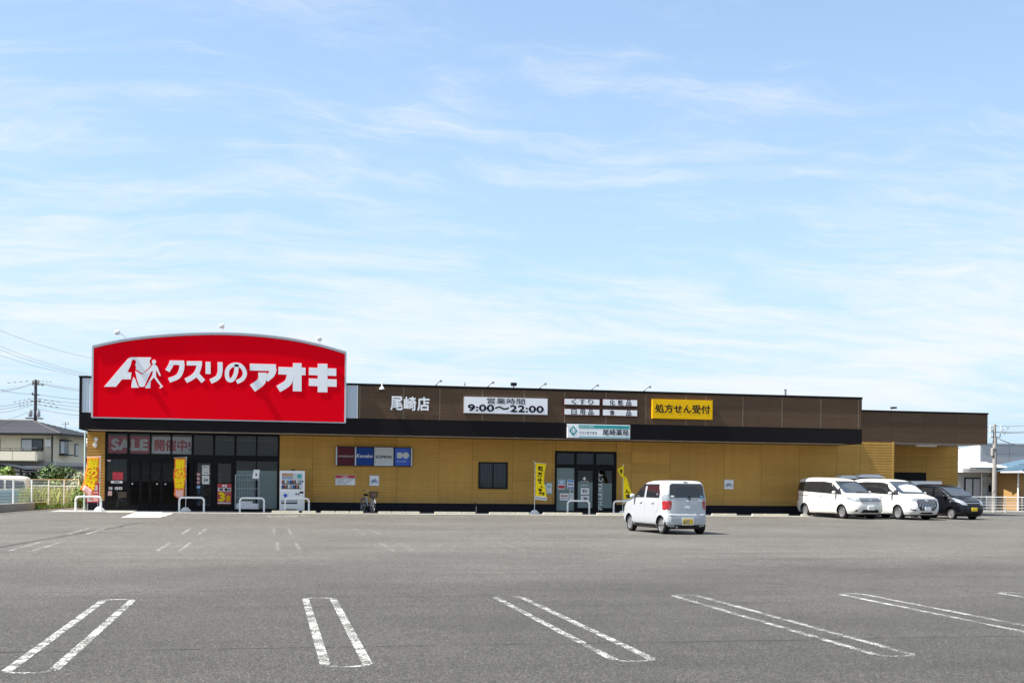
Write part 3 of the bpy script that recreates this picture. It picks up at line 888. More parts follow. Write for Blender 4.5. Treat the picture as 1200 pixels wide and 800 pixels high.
LOGO = [
    [(121.9, 453), (135.9, 453), (143, 444.3), (153.2, 444.3), (154.2, 436.3), (149.3, 436), (150.6, 433.2), (152.7, 429), (153.9, 425.4), (154.2, 422.6), (156.6, 421.0), (159.2, 422.4), (159.5, 425), (158.4, 427.2), (159.6, 430), (159.2, 432.4), (161.3, 433.9), (165.8, 436.9), (167.4, 436.9), (172, 433.2), (175.6, 429.6), (177, 426.6), (175.6, 425.6), (175.3, 421.6), (177, 420.6), (177, 418.6), (153.6, 418.4), (149.8, 420.2)],
    [(158.5, 434.2), (165.8, 438.4), (168, 438.4), (177.8, 434.6), (173.6, 442.4), (169.5, 452.2), (168.2, 453.1), (164.2, 453.1), (163, 452.2), (160, 442.4)],
    [(156.4, 441.4), (158.6, 444), (161.2, 451.5), (162.8, 454.1), (154, 454.1), (154.4, 448)],
    [(179.5, 426.4), (182.6, 427.2), (184.9, 430.2), (186.5, 435), (188.6, 440), (187, 440.7), (184.5, 435.8), (183, 433.4), (182.8, 437.4), (183.2, 441.6), (186, 446), (189.6, 451), (191.2, 452.6), (188, 455), (186.6, 454.2), (188.4, 452.4), (184, 447), (180.5, 442), (176.6, 446.4), (176.2, 454.6), (170, 454.6), (174.2, 447), (178.4, 439.4), (179.4, 434.2), (173.4, 437.4), (167.6, 438.0), (167.2, 437.2), (172.4, 434.6), (176.2, 430.6)],
]
mb = MB()
for k, pl in enumerate(LOGO):
    mb.prism([q(x, y, YL) for x, y in pl], YL - .012 - .0015 * k, YL - .0005 * k)
h = [(180.5 + 2.5 * math.cos(t), 423.9 + 2.7 * math.sin(t)) for t in np.linspace(0, 2 * math.pi, 14)[:-1]]
mb.prism([q(x, y, YL) for x, y in h], YL - .020, YL - .003)
lo_ = mb.mesh('logo', 'sign_white')
bm = bmesh.new(); bm.from_mesh(lo_); bmesh.ops.triangulate(bm, faces=[f for f in bm.faces if len(f.verts) > 4]); bm.to_mesh(lo_); bm.free()
link('logo', lo_, rs)

nm = thing('shop_name_letters', 'three white kanji letters beside the red sign on the brown parapet', 'sign')
a, b = q(457, 463.8, YF), q(504, 481.5, YF)
for k, ch in enumerate('尾崎店'):
    w = (b[0] - a[0]) / 3
    text(ch, a[0] + k * w + .02, a[0] + (k + 1) * w - .02, b[1], a[1], YF + .03, 'sign_white', nm, 'letter', .018, thick=.03)
    MB().box(a[0] + k * w + .1, a[0] + (k + 1) * w - .1, YF + .02, YF + .036, (a[1] + b[1]) / 2 - .02, (a[1] + b[1]) / 2 + .02).build('bracket', 'brown_back', nm)


def board_sign(name, label, cat, p0, p1, face, edge, Y=None, th=.10, group=None):
    Y = YF if Y is None else Y
    y = Y - th + (.03 if Y == YF else 0)
    a, b = XZ(*p0, y), XZ(*p1, y)
    s = thing(name, label, cat, group=group)
    x0, x1, z0, z1 = a[0], b[0], b[1], a[1]
    MB().box(x0, x1, y + .004, Y + (.03 if Y == YF else -.013), z0, z1).build('sign_box', edge, s)
    MB().box(x0 + .025, x1 - .025, y, y + .0035, z0 + .025, z1 - .025).build('face_panel', face, s)
    return s, x0, x1, z0, z1, y


s, x0, x1, z0, z1, y = board_sign('hours_sign', 'white sign with opening hours 9:00 to 22:00 in black', 'sign', (544, 464.3), (641.8, 486), 'sign_white', 'silver')
xa = (x0 + x1) / 2
text('営業時間', x0 + 1.02, x1 - 1.05, z1 - .30, z1 - .03, y, 'ink', s, bold=.004)
text('9:00〜22:00', x0 + .16, x1 - .18, z0 + .08, z1 - .33, y, 'ink', s, bold=.02)
for k, (tx, p0, p1, lb) in enumerate((('くすり', (661, 466.3), (703, 475.2), 'white strip sign reading くすり, top left of four'), ('化粧品', (706, 467), (747.2, 476.3), 'white strip sign reading 化粧品, top right of four'), ('日用品', (661, 478.2), (703, 487), 'white strip sign reading 日用品, bottom left of four'), ('食品', (706, 479), (747.2, 488), 'white strip sign reading 食品, bottom right of four'))):
    s, x0, x1, z0, z1, y = board_sign('goods_sign', lb, 'sign', p0, p1, 'sign_white', 'maroon', group='goods signs on the parapet')
    w = (x1 - x0)
    cs = list(tx) if len(tx) == 3 else [tx[0], None, tx[1]]
    for j, ch in enumerate(cs):
        if ch: text(ch, x0 + w * (.20 + .235 * j) - .0, x0 + w * (.20 + .235 * j) + .25, z0 + .03, z1 - .03, y, 'ink', s, 'letter', .006)
s, x0, x1, z0, z1, y = board_sign('prescription_sign', 'yellow sign with black letters 処方せん受付 on the parapet', 'sign', (764.5, 467.2), (835, 491.6), 'yellow', 'yellow')
text('処方せん受付', x0 + .13, x1 - .13, z0 + .26, z1 - .22, y, 'ink', s, bold=.012)
s, x0, x1, z0, z1, y = board_sign('pharmacy_sign', 'white and teal pharmacy sign hung on the black canopy', 'sign', (665, 496.3), (738.3, 514), 'sign_white', 'sign_white', th=.12)
xs = x0 + .52
MB().box(xs, x1 - .03, y - .003, y - .0005, z1 - .19, z1 - .03).build('band', 'teal', s)
MB().box(xs, x1 - .03, y - .003, y - .0005, z0 + .03, z0 + .07).build('band', 'teal', s)
text('処方せん受付', xs + .03, xs + .72, z1 - .16, z1 - .06, y - .002, 'sign_white', s)
text('クスリのアオキ', xs + .02, xs + .86, z0 + .17, z0 + .30, y, 'ink', s, bold=.004)
text('尾崎薬局', xs + 1.12, x1 - .07, z0 + .13, z0 + .42, y, 'ink', s, bold=.006)
cx, cz = x0 + .27, (z0 + z1) / 2; mb = MB()
mb.prism([(cx + .2 * math.cos(t), cz + .24 * math.sin(t)) for t in np.linspace(0, 2 * math.pi, 5)[:-1]], y - .004, y - .0005)
mb.prism([(cx + dx, cz + dz) for dx, dz in ((-.03, .11), (.0, .14), (.03, .11), (.03, -.11), (-.03, -.11))], y - .007, y - .0045, 1)
for sx in (-1, 1): mb.prism([(cx + sx * .07 + dx, cz + dz) for dx, dz in ((-.022, -.07), (.022, -.07), (.022, .07), (-.022, .07))], y - .007, y - .0045, 1)
mb.build('emblem', ['teal', 'sign_white'], s)

# cosmetics light box on the wall
bs = thing('cosmetics_sign', 'wall sign of four panels, maroon, navy, silver and blue', 'sign')
ya = -.17
bx = [XZ(p, 535, ya)[0] for p in (393.5, 415.8, 438, 461, 481, 483.3)]
za, zb = XZ(438, 545.9, ya)[1], XZ(438, 523.3, ya)[1]
MB().box(bx[0], bx[5], ya + .004, -.012, za, zb).build('sign_box', 'trim_dark', bs)
for k, m_ in enumerate(('maroon', 'navy', 'pale_grey', 'blue')):
    MB().box(bx[k] + .07, bx[k + 1] - .03, ya - .004, ya + .003, za + .04, zb - .04).build('panel', m_, bs)
for x in (bx[0] + .03, bx[1] + .03, bx[4] + .05):
    MB().box(x - .03, x + .03, ya - .012, ya + .003, za + .02, zb - .02).build('divider', 'lightgrey_metal', bs)
mb = MB()
for a0, a1, c0, c1 in ((bx[2] + .02, bx[3] - .005, zb - .06, zb - .02), (bx[2] + .02, bx[3] - .005, za + .02, za + .06), (bx[2] + .02, bx[2] + .06, za + .06, zb - .06), (bx[3] - .045, bx[3] - .005, za + .06, zb - .06)):
    mb.box(a0, a1, ya - .014, ya - .0045, c0, c1)
mb.build('border', 'lightgrey_metal', bs)
zm = (za + zb) / 2
text('SHISEIDO', bx[0] + .12, bx[1] - .06, zm - .05, zm + .03, ya - .003, 'pale_grey', bs, skew=.5)
text('Kanebo', bx[1] + .09, bx[2] - .05, zm - .06, zm + .10, ya - .003, 'sign_white', bs, skew=.3)
text('SOFINA', bx[2] + .08, bx[3] - .06, zm - .08, zm + .06, ya - .004, 'ink', bs, bold=.006)
mb = MB()
c1 = bx[3] + .28; mb.prism([(c1 + .12 * (abs(math.cos(t)) ** .4) * math.copysign(1, math.cos(t)), zm + .07 + .13 * (abs(math.sin(t)) ** .4) * math.copysign(1, math.sin(t))) for t in np.linspace(0, 2 * math.pi, 21)[:-1]], ya - .010, ya - .0045)
c1 = bx[3] + .56; mb.prism([(c1 + .16 * math.cos(t) * (abs(math.cos(t)) ** .2), zm + .07 + .15 * math.sin(t) * abs(math.sin(t)) ** .2) for t in np.linspace(0, 2 * math.pi, 21)[:-1]], ya - .010, ya - .0045)
mb.build('emblem', 'pale_grey', bs)
text('KOSÉ', bx[3] + .18, bx[4] - .20, zm - .24, zm - .15, ya - .003, 'pale_grey', bs)

s, x0, x1, z0, z1, y = board_sign('notice_board', 'white notice with red heading on wall left of bicycle', 'notice', (393, 556.3), (416.2, 568.3), 'white', 'lightgrey_metal', 0, .04)
MB().box(x0 + .01, x1 - .01, y - .003, y - .0005, z1 - .14, z1 - .01).build('heading', 'poster_red', s)
text('お客様へ', x0 + .28, x1 - .28, z1 - .125, z1 - .03, y - .002, 'white', s)
for i in range(4): text('駐車場内での事故' if i < 3 else '店長', x0 + .06 + .04 * (i % 2), (x1 - .08 - .1 * (i % 3)) if i < 3 else x0 + .5, z1 - .215 - .065 * i, z1 - .165 - .065 * i, y, 'ink', s)


def bike_sign(p0, p1, lb):
    s, x0, x1, z0, z1, y = board_sign('bicycle_sign', lb, 'sign', p0, p1, 'white', 'lightgrey_metal', 0, .04, 'bicycle parking signs')
    mb = MB(); w, h = x1 - x0, z1 - z0
    P = lambda a, b: (x0 + a * w, z0 + b * h)
    for cx_ in (.28, .72):
        ring = [P(cx_ + .14 * math.cos(t), .38 + .14 * math.sin(t)) for t in np.linspace(0, 2 * math.pi, 15)]
        stroke(mb, ring, .022, y - .004, y - .0005)
    for k, pts in enumerate((((.28, .38), (.40, .58), (.62, .58), (.48, .36), (.28, .38)), ((.40, .58), (.48, .36)), ((.72, .38), (.60, .64), (.66, .70)), ((.36, .62), (.46, .62)))):
        stroke(mb, [P(*p) for p in pts], .022, y - .005 - .0007 * k, y - .0008)
    mb.build('pictogram', 'navy', s)


bike_sign((433, 556.7), (444.2, 569), 'white bicycle sign on the wall above the parked bicycle')
bike_sign((848.8, 561.7), (859.6, 573), 'white bicycle sign on the wall left of the parked minivans')

# SALE banner behind the upper panes
sb = thing('sale_banner', 'red and white SALE banner hung behind the upper shop panes', 'banner')
yb = .06
a0, a1, a2 = mull[0] + .07, XZ(177, 520, yb)[0], mull[4] - .02
z0, z1 = zt0 + .02, ZS_T - .10
MB().box(a0, a1, yb, yb + .006, z0, z1).build('banner_sheet', 'faded_red', sb)
MB().box(a1, a2, yb, yb + .006, z0 + .01, z1).build('banner_sheet', 'faded_white', sb)
text('SALE', a0 + .12, a1 - .12, z0 + .12, z1 - .12, yb, 'faded_white', sb, bold=.035)
text('開催中!', a1 + .14, a2 - .08, z0 + .12, z1 - .12, yb, 'faded_red', sb, bold=.018)


def sheet_sign(name, lb, cat, x0, x1, z0, z1, y, face, bits=(), group=None):
    """a paper or vinyl sheet stuck on glass or wall; bits are (kind, ...)"""
    s = thing(name, lb, cat, group=group)
    MB().box(x0, x1, y, y + .004, z0, z1).build('paper', face, s)
    for k, bt in enumerate(bits):
        w, h = x1 - x0, z1 - z0
        if bt[0] == 'box':
            _, a, b, c, d, m_ = bt; MB().box(x0 + a * w, x0 + b * w, y - .002 - .0006 * k, y - .0004, z0 + c * h, z0 + d * h).build('print', m_, s)
        else:
            _, tx, a, b, c, d, m_, bo = bt; text(tx, x0 + a * w, x0 + b * w, z0 + c * h, z0 + d * h, y - .0006 * k, m_, s, bold=bo, thick=.0025)
    return s


def ss(name, lb, cat, p0, p1, y, face, bits=(), group=None):
    a, b = XZ(*p0, y), XZ(*p1, y)
    return sheet_sign(name, lb, cat, a[0], b[0], b[1], a[1], y, face, bits, group)


Yg = -.026
ss('price_poster', 'red poster with big yellow 3 on the right glass door', 'poster', (255, 566.5), (271, 590.3), Yg, 'poster_red', (('box', .03, .97, .62, .80, 'off_white'), ('box', .03, .97, .02, .08, 'off_white'), ('text', '3', .05, .56, .12, .58, 'flag_yellow', .03), ('text', '倍', .6, .95, .12, .44, 'yellow', .012), ('text', 'ポイント', .55, .96, .47, .6, 'tan', .004), ('text', '毎週', .32, .68, .83, .97, 'off_white', .006), ('text', '月', .08, .38, .64, .78, 'maroon', .008), ('text', '曜日', .5, .92, .64, .78, 'ink', .006)))
ss('paper_notice', 'upper white notice on the left glass door', 'notice', (236.9, 545), (245.2, 556), Yg - .01, 'off_white', (('box', .05, .95, .66, .70, 'tan'), ('text', 'お知らせ', .1, .9, .75, .93, 'ink', .002), ('text', '営業のご案内', .1, .9, .45, .55, 'ink', 0), ('text', '入口', .2, .8, .12, .36, 'ink', .002)), 'notices on the shop door')
ss('paper_notice', 'lower white notice with 24 on the left glass door', 'notice', (236.9, 557), (245.2, 567), Yg - .01, 'off_white', (('text', '24', .2, .8, .3, .7, 'ink', .006),), 'notices on the shop door')
for k, p in enumerate(((232.4, 555.6), (232.4, 560.3), (232.4, 565))):
    x, z = XZ(*p, Yg - .01)
    s = thing('door_sticker', ['topmost', 'middle', 'lowest'][k] + ' of three round red-ringed stickers on the door', 'sticker', group='round prohibition stickers')
    MB().lathe([(.078, 0), (.078, .004)], (x, Yg - .01, z), 'y', 16).build('ring', 'poster_red', s)
    MB().lathe([(.056, 0), (.056, .003)], (x, Yg - .0135, z), 'y', 16).build('disc', 'white', s)
    MB().box(x - .03, x + .03, Yg - .018, Yg - .014, z - .022, z + .022).build('pictogram', 'ink', s)
ss('blue_sticker', 'pale blue square sticker under the round door stickers', 'sticker', (230.5, 568.5), (234.6, 572), Yg - .01, 'sky_blue', (('box', .1, .9, .35, .6, 'off_white'),))
# red emblem and service marks on the left fixed pane
ss('emblem_decal', 'red shop emblem with white strip beneath on left pane', 'decal', (132, 553), (144, 562), -.002, 'faded_red', (('box', .1, .9, .08, .18, 'poster_red'), ('text', 'A', .1, .85, .2, .9, 'poster_red', .02)))
ss('name_strip', 'white strip of lettering below the red pane emblem', 'decal', (130, 563), (143.6, 566), -.002, 'white', (('text', '尾崎店', .25, .75, .2, .8, 'ink', .002),))
for k, (a, b) in enumerate(((127.3, 131.6), (134.6, 138.6), (139.3, 143.2))):
    ss('pane_decal', ['long white key-shaped decal', 'round white decal', 'white heart-shaped decal'][k] + ' on the left shop pane', 'decal', (a, 570.3), (b, 573.4), -.002, 'off_white', (('box', .3, .6, .3, .7, 'ink'),), 'white service decals')
ss('red_tag', 'small red and white tag in the corner of left pane', 'decal', (125.2, 536.5), (129.6, 540.2), -.002, 'off_white', (('box', .05, .95, .4, .98, 'poster_red'),))
ss('red_notice', 'small pink notice low on the left shop pane', 'notice', (126.5, 575), (131.2, 580.2), -.002, 'pink', (('box', .2, .8, .15, .75, 'off_white'), ('text', 'G', .35, .65, .25, .65, 'poster_red', .002)))
# pharmacy glass posters
Yp = .008
for lb, p0, p1, fc, bits in (
    ('blue and red health poster on the pharmacy pane', (654, 561.6), (662, 573), 'white', (('box', .05, .95, .52, .95, 'sky_blue'), ('box', .05, .95, .08, .42, 'poster_red'), ('text', '健康', .2, .8, .6, .88, 'white', .004))),
    ('blue and white poster right of the blue-red one', (664.7, 561.6), (672.6, 572.4), 'white', (('box', .05, .95, .7, .96, 'sky_blue'), ('box', .05, .95, .05, .18, 'blue'), ('text', '受付中', .12, .88, .35, .6, 'navy', .004))),
    ('wide white notice with red print on pharmacy pane', (656, 577.7), (666.4, 586), 'white', (('text', '営業時間', .12, .88, .5, .78, 'poster_red', .003), ('text', '処方せん', .12, .88, .18, .38, 'maroon', .002))),
    ('tall pale list on the pharmacy pane edge', (667.4, 573.4), (672.5, 586.5), 'off_white', (('box', .1, .9, .72, .95, 'film'), ('text', '月火', .2, .8, .4, .55, 'ink', 0)))):
    ss('glass_poster', lb, 'poster', p0, p1, Yp, fc, bits)
for k, (p0, p1) in enumerate((((680.5, 571.5), (690.4, 579.6)), ((680.5, 580.4), (690.4, 588)))):
    ss('door_notice', ['upper', 'lower'][k] + ' white notice on the pharmacy door', 'notice', p0, p1, -.03, 'white', (('box', .0, 1, .0, .06, 'poster_red') if k else ('box', .0, 1, .0, .05, 'film'), ('text', '受付' if k == 0 else 'ご案内', .2, .8, .3, .8, 'ink', .003)), 'notices on the pharmacy door')
x, z = XZ(685, 560.5, -.03)
s = thing('pharmacy_mark', 'white diamond mark with small lettering on pharmacy door', 'decal')
MB().prism([(x + .085 * math.cos(t), z + .09 * math.sin(t)) for t in np.linspace(0, 2 * math.pi, 5)[:-1]], -.006, -.001).build('diamond', 'white', s)
text('尾崎薬局', x - .2, x + .2, z - .16, z - .11, -.0, 'white', s); text('営業時間', x - .17, x + .17, z - .36, z - .28, -.0, 'white', s)
ss('wall_notice', 'pale green notice board behind the yellow flag', 'notice', (635.5, 564.8), (647.4, 579.2), -.03, 'film', (('box', .42, .93, .08, .92, 'off_white'), ('box', .05, .38, .3, .8, 'off_white'), ('text', '案内', .5, .85, .5, .8, 'teal', .002), ('box', .5, .85, .15, .2, 'teal')))

# ------------------------------------------------------------------ wall spot lights, floodlights, camera
wl = thing('wall_spotlight', 'pair-head white spotlight on ochre wall left of the shopfront', 'spotlight')
for p in ((112.6, 514.5), (111.6, 521.5)):
    x, z = XZ(*p, -.15)
    MB().lathe([(.03, 0), (.085, -.03), (.095, -.12), (.08, -.17)], (x, -.05, z), 'y', 12).tube([(x, -.02, z), (x, -.06, z)], .03, 8).build('lamp_head', 'white', wl, True)
x, z = XZ(112, 518, -.02)
MB().box(x - .03, x + .05, -.03, -.013, z - .18, z + .17).build('back_plate', 'white', wl)


def flood(p, lb, Y, ztop, arm=(-.30, -.28, .30), s=.10, color='white', grp='floodlights above the signs'):
    x = XZ(p, 450, Y)[0]
    t = thing('floodlight', lb, 'floodlight', (x, Y, ztop), 0, grp)
    MB().tube([(0, .1, 0), (arm[0] * .15, 0, .06), (arm[0] * .8, arm[1], arm[2])], .018, 6).build('arm', 'galv', t)
    MB().box(-.05, .05, .05, .15, -.01, .03).build('bracket', 'galv', t)
    cx_, cy_, cz_ = arm[0], arm[1] - .02, arm[2]
    rbox(cx_ - s, cx_ + s, cy_ - s * .7, cy_ + s * .6, cz_ - s * .9, cz_ + s * .7, .02).build('lamp_housing', color, t, True)
    MB().box(cx_ - s * .8, cx_ + s * .8, cy_ - s * .5, cy_ + s * .4, cz_ - s * 1.05, cz_ - s * .92).build('lens', 'lamp_clear', t)
    return t


for p, lb, a_ in ((148, 'white floodlight on arm over the left end of red sign', (-.34, -.3, .26)), (260.5, 'white floodlight at the peak of the red sign', (-.03, -.35, .26)), (374.5, 'white floodlight over the right end of red sign', (-.05, -.35, .22))):
    xq = XZ(p, 400, YS + .2)[0]; zt = np.interp(xq, [v[0] for v in arc], [v[1] for v in arc])
    flood(p, lb, YS + .2, zt + .02, a_, .105)
for p, lb in ((511, 'small floodlight on parapet above the shop name'), (572, 'small floodlight on parapet left of the hours sign centre'), (633, 'small floodlight on parapet right of the hours sign'), (694, 'small floodlight on parapet above the white strip signs'), (755, 'small floodlight on parapet above the yellow sign')):
    flood(p, lb, YF + .1, Z_PT + .01, (.16, -.3, .20), .06, 'galv')
x = XZ(602.5, 450, YF)[0]
t = thing('floodlight', 'square black floodlight on parapet above the opening hours', 'floodlight', (x, YF + .12, Z_PT), 0, 'floodlights above the signs')
MB().tube([(0, 0, 0), (0, 0, .12)], .02, 6).build('arm', 'trim_dark', t); rbox(-.13, .13, -.12, .06, .10, .24, .02).build('lamp_housing', 'trim_dark', t, True); MB().box(-.08, .08, -.1, .04, .085, .098).build('lens', 'lamp_clear', t)
x = XZ(545, 450, YF)[0]
t = thing('aerial_stub', 'thin upright metal stub on the parapet edge', 'aerial', (x, YF + .12, Z_PT)); MB().tube([(0, 0, 0), (0, 0, .24)], .015, 6).box(-.03, .05, -.02, .02, .08, .13).build('mast', 'galv', t)
x = XZ(923.5, 450, YF)[0]
t = thing('roof_vent', 'small grey upright roof vent on the right part of parapet', 'vent', (x, YF + .3, Z_PT)); rbox(-.05, .05, -.05, .05, -.05, .28, .02).build('duct', 'galv', t); MB().box(-.065, .065, -.065, .065, .281, .30).build('cap', 'galv', t)
x = XZ(1046.5, 480, 0)[0]
t = thing('floodlight', 'black floodlight on the low right wing of the shop', 'floodlight', (x, .1, ZW1), 0, 'floodlights above the signs'); MB().tube([(-.05, 0, 0), (0, 0, .14)], .02, 6).build('arm', 'galv', t); rbox(-.05, .19, -.16, .1, .12, .20, .02).build('lamp_housing', 'trim_dark', t, True)
x, z = XZ(447.7, 455, YF - .1)
t = thing('dome_camera', 'white dome camera hung from the parapet edge by the shop name', 'camera', (x, YF - .1, z - .04))
MB().tube([(0, .09, .32), (0, 0, .30), (0, 0, .1)], .028, 8).build('arm', 'white', t, True); MB().lathe([(.05, .12), (.10, .06), (.11, .0)], axis='z', n=14).build('shroud', 'white', t, True); MB().ball((0, 0, 0), .085, 12).build('dome', 'window_glass', t, True)

# ------------------------------------------------------------------ things on the forecourt
def hoop(p, w, lb, i, h=.62, first=[None]):
    x, y, _ = GP(*p); y = -1.7
    x = XZ(p[0], p[1], y)[0]
    if first[0] is None:
        t = thing('hoop_barrier', lb, 'barrier', group='white steel hoop barriers')
        r = .14; P = [(0, 0, -.1), (0, 0, h - r)]
        P += [(r - r * math.cos(a), 0, h - r + r * math.sin(a)) for a in np.linspace(.2, math.pi / 2, 6)]
        P += [(w - r + r * math.sin(a), 0, h - r + r * math.cos(a)) for a in np.linspace(0, math.pi / 2 - .2, 6)] + [(w, 0, h - r), (w, 0, -.1)]
        MB().tube(P, .042, 10).build('hoop', 'white_paint_metal', t, True)
        for xx in (0, w):
            MB().lathe([(.046, .42), (.046, .44)], (xx, 0, 0), 'z', 12).build('band', 'tan', t, True)
            MB().lathe([(.075, 0), (.07, .012)], (xx, 0, .004), 'z', 14).build('base_plate', 'white_paint_metal', t, True)
        first[0] = t
    else:
        t = copy_tree(first[0]); t['label'] = lb
    t.location = (x, y, gz(y)); return t


for i, (p, lb) in enumerate((((88.6, 599), 'white hoop barrier at the left corner of the shop'), ((210, 600), 'white hoop barrier before the left glass doors'), ((281, 600), 'white hoop barrier before the newspaper rack'), ((334, 600), 'white hoop barrier before the vending machine'), ((665, 602), 'white hoop barrier before the pharmacy entrance'), ((719, 602), 'white hoop barrier half hidden by the silver hatchback'))):
    hoop(p, 1.02, lb, i)

# wheel stops: precast blocks in runs of three
STOP_Y = -2.45
ws0 = None
runs = [(318, 1), (376, 3), (443, 3), (509, 3), (573, 3), (636, 3), (699, 3), (775, 3), (834, 2), (881, 3), (939, 3), (334, 1), (354, .6)]
wl_words = ['by the frosted pane', 'left of the bicycle', 'right of the bicycle', 'below the wall sign end', 'below the barred window', 'before the pharmacy entrance', 'beside the yellow flag by the hatchback', 'behind the hatchback', 'under the right bicycle sign', 'left of the white minivan', 'behind the white minivan', 'under the vending machine', 'under the machine corner']
for (p, n), wd in zip(runs, wl_words):
    x = XZ(p, 601, STOP_Y)[0]
    for k in range(max(1, int(n))):
        if ws0 is None:
            ws0 = thing('wheel_stop', '', 'wheel stop', group='concrete wheel stops')
            MB().add([(0, -.075, 0), (.6, -.075, 0), (.6, .075, 0), (0, .075, 0), (.02, -.06, .105), (.58, -.06, .105), (.58, .06, .105), (.02, .06, .105)], [(0, 3, 2, 1), (4, 5, 6, 7), (0, 1, 5, 4), (1, 2, 6, 5), (2, 3, 7, 6), (3, 0, 4, 7)]).build('block', 'concrete', ws0)
            MB().box(.06, .12, -.072, -.06, .04, .08).build('reflector', 'reflector', ws0)
            MB().box(.48, .54, -.072, -.06, .04, .08).build('reflector', 'reflector', ws0)
            t = ws0
        else: t = copy_tree(ws0)
        t.location = (x + .612 * k, STOP_Y + random.uniform(-.02, .02), gz(STOP_Y)); t.rotation_euler = (0, 0, random.uniform(-.015, .015))
        t['label'] = 'pale concrete wheel stop block ' + wd + ('' if n <= 1 else [', first of its run', ', second of its run', ', last of its run'][k])
x = XZ(553, 600, STOP_Y)[0]

# vending machine
def vending():
    y = -1.35
    x0 = XZ(327.8, 560, y)[0]; x1 = XZ(357.4, 560, y)[0]
    t = thing('vending_machine', 'white drinks vending machine beside the shopfront', 'vending machine', (x0, y, gz(y)))
    w = x1 - x0; h = 1.83; b = .07
    rbox(0, w, .03, .68, b, h, .02).build('cabinet', 'white', t, True)
    rbox(.015, w - .015, -.03, .028, b + .02, h - .015, .02).build('front_door', 'white', t, True)
    MB().box(.05, .2, .05, .6, 0, b).box(w - .2, w - .05, .05, .6, 0, b).build('foot', 'concrete', t)
    MB().box(.08, w - .08, .03, .66, .004, b - .004).build('kick_plate', 'black', t)
    dw = MB().box(.08, w - .10, -.038, -.0305, 1.02, h - .10).build('display_window', 'pale_grey', t)
    MB().box(.085, w * .53, -.044, -.039, 1.47, h - .12).build('advert', 'tan', dw)
    text('つめた〜い', .1, w * .5, 1.6, 1.7, -.046, 'poster_red', dw); MB().box(.1, w * .5, -.047, -.0445, 1.49, 1.55).build('advert_strip', 'sky_blue', dw)
    MB().box(w * .70, w * .86, -.046, -.039, 1.5, h - .16).build('advert', 'teal', dw)
    cols_ = ['poster_red', 'navy', 'tan', 'leaf', 'ink', 'sky_blue', 'white']
    for r_, zz in enumerate((1.27, 1.06)):
        MB().box(.085, w - .17, -.052, -.0385, zz - .03, zz - .002).build('price_rail', 'black', dw)
        for i in range(12):
            xx = .11 + i * (w - .31) / 11
            MB().lathe([(.024, 0), (.026, .1), (.012, .135), (.012, .15)], (xx, -.063, zz), 'z', 8).build('drink', cols_[(i * 3 + r_) % 7], dw, True)
    MB().box(w - .14, w - .07, -.045, -.031, 1.32, 1.40).build('card_reader', 'black', t)
    rbox(w - .22, w - .06, -.05, -.031, .84, .93, .008).build('coin_panel', 'black', t)
    MB().box(w - .40, w - .34, -.042, -.031, .77, .85).build('bill_slot', 'black', t); MB().box(w - .29, w - .24, -.042, -.031, .77, .85).build('return_lever', 'trim_dark', t)
    MB().box(.08, .42, -.037, -.031, .60, .90).build('advert', 'off_white', t); MB().lathe([(.085, 0), (.06, .003)], (.25, -.041, .74), 'y', 12).build('advert', 'blue', t)
    MB().box(.08, .76, -.04, -.031, .38, .53).build('product_slot', 'trim_dark', t); MB().box(.1, .74, -.043, -.0405, .44, .50).build('flap', 'lightgrey_metal', t)
    MB().box(.25, .76, -.036, -.031, .11, .15).build('vent_strip', 'trim_dark', t); MB().box(w * .45, w * .6, .05, .2, h, h + .05).build('roof_bracket', 'black', t)


vending()


# newspaper rack with bundle and sign
def rack():
    y = -.75; x0 = XZ(275.8, 570, y)[0]; x1 = XZ(303.6, 570, y)[0]; w = x1 - x0; h = XZ(290, 556, y)[1] - gz(y); d = .45
    t = thing('wire_rack', 'silver wire rack trolley before the frosted panes', 'rack', (x0, y, gz(y)))
    for xx in (0, w):
        for yy in (0, d):
            MB().tube([(xx, yy, .12), (xx, yy, h)], .018, 6).build('post', 'galv', t, True)
            MB().lathe([(.05, -.015), (.05, .015)], (xx, yy, .055), 'x', 12).box(xx - .02, xx + .02, yy - .02, yy + .02, .09, .12).build('caster', 'rubber', t, True)
    for zz in (.12, .62, 1.02, 1.4, h - .01):
        MB().tube([(0, 0, zz), (w, 0, zz), (w, d, zz), (0, d, zz), (0, 0, zz)], .013, 6).build('rail', 'galv', t, True)
    mb = MB()
    for i in range(9):
        xx = w * (i + .5) / 9; mb.tube([(xx, d, .12), (xx, d, h)], .005, 4); mb.tube([(xx, 0, .12), (xx, d, .12)], .006, 4)
    o = mb.build('grid', 'galv', t); MB().box(.02, w - .02, .02, d - .02, .127, .14).build('tray', 'black', t)
    a, b = XZ(295.6, 550, y - .03), XZ(304.4, 561, y - .03)
    s = thing('rack_notice', 'white paper notice clipped to the top of wire rack', 'notice', (0, 0, 0)); sheet_q = MB().prism([(a[0] + .06, a[1]), (b[0], a[1] + .0), (b[0] - .05, b[1] - .0), (a[0], b[1] + .03)], y - .04, y - .03).build('paper', 'white', s)
    text('新聞', a[0] + .14, b[0] - .12, b[1] + .13, b[1] + .25, y - .04, 'ink', s, bold=.004); text('お一人様', a[0] + .1, b[0] - .06, a[1] - .1, a[1] - .06, y - .04, 'ink', s)
    s = thing('newspaper_bundle', 'loose pile of newspapers on the bottom of wire rack', 'newspapers', (x0, y, gz(y) + .142))
    for k in range(7):
        mbx = MB(); zz = k * .045; dx = random.uniform(-.04, .04)
        mbx.box(.03 + max(0, dx) + (.1 if k > 4 else 0), w - .03 + min(0, dx) - (.25 if k > 4 else 0), .03, d - .05 + random.uniform(-.03, .03), zz, zz + .042)
        mbx.build('newspaper', 'newsprint' if k % 2 else 'white', s)


rack()


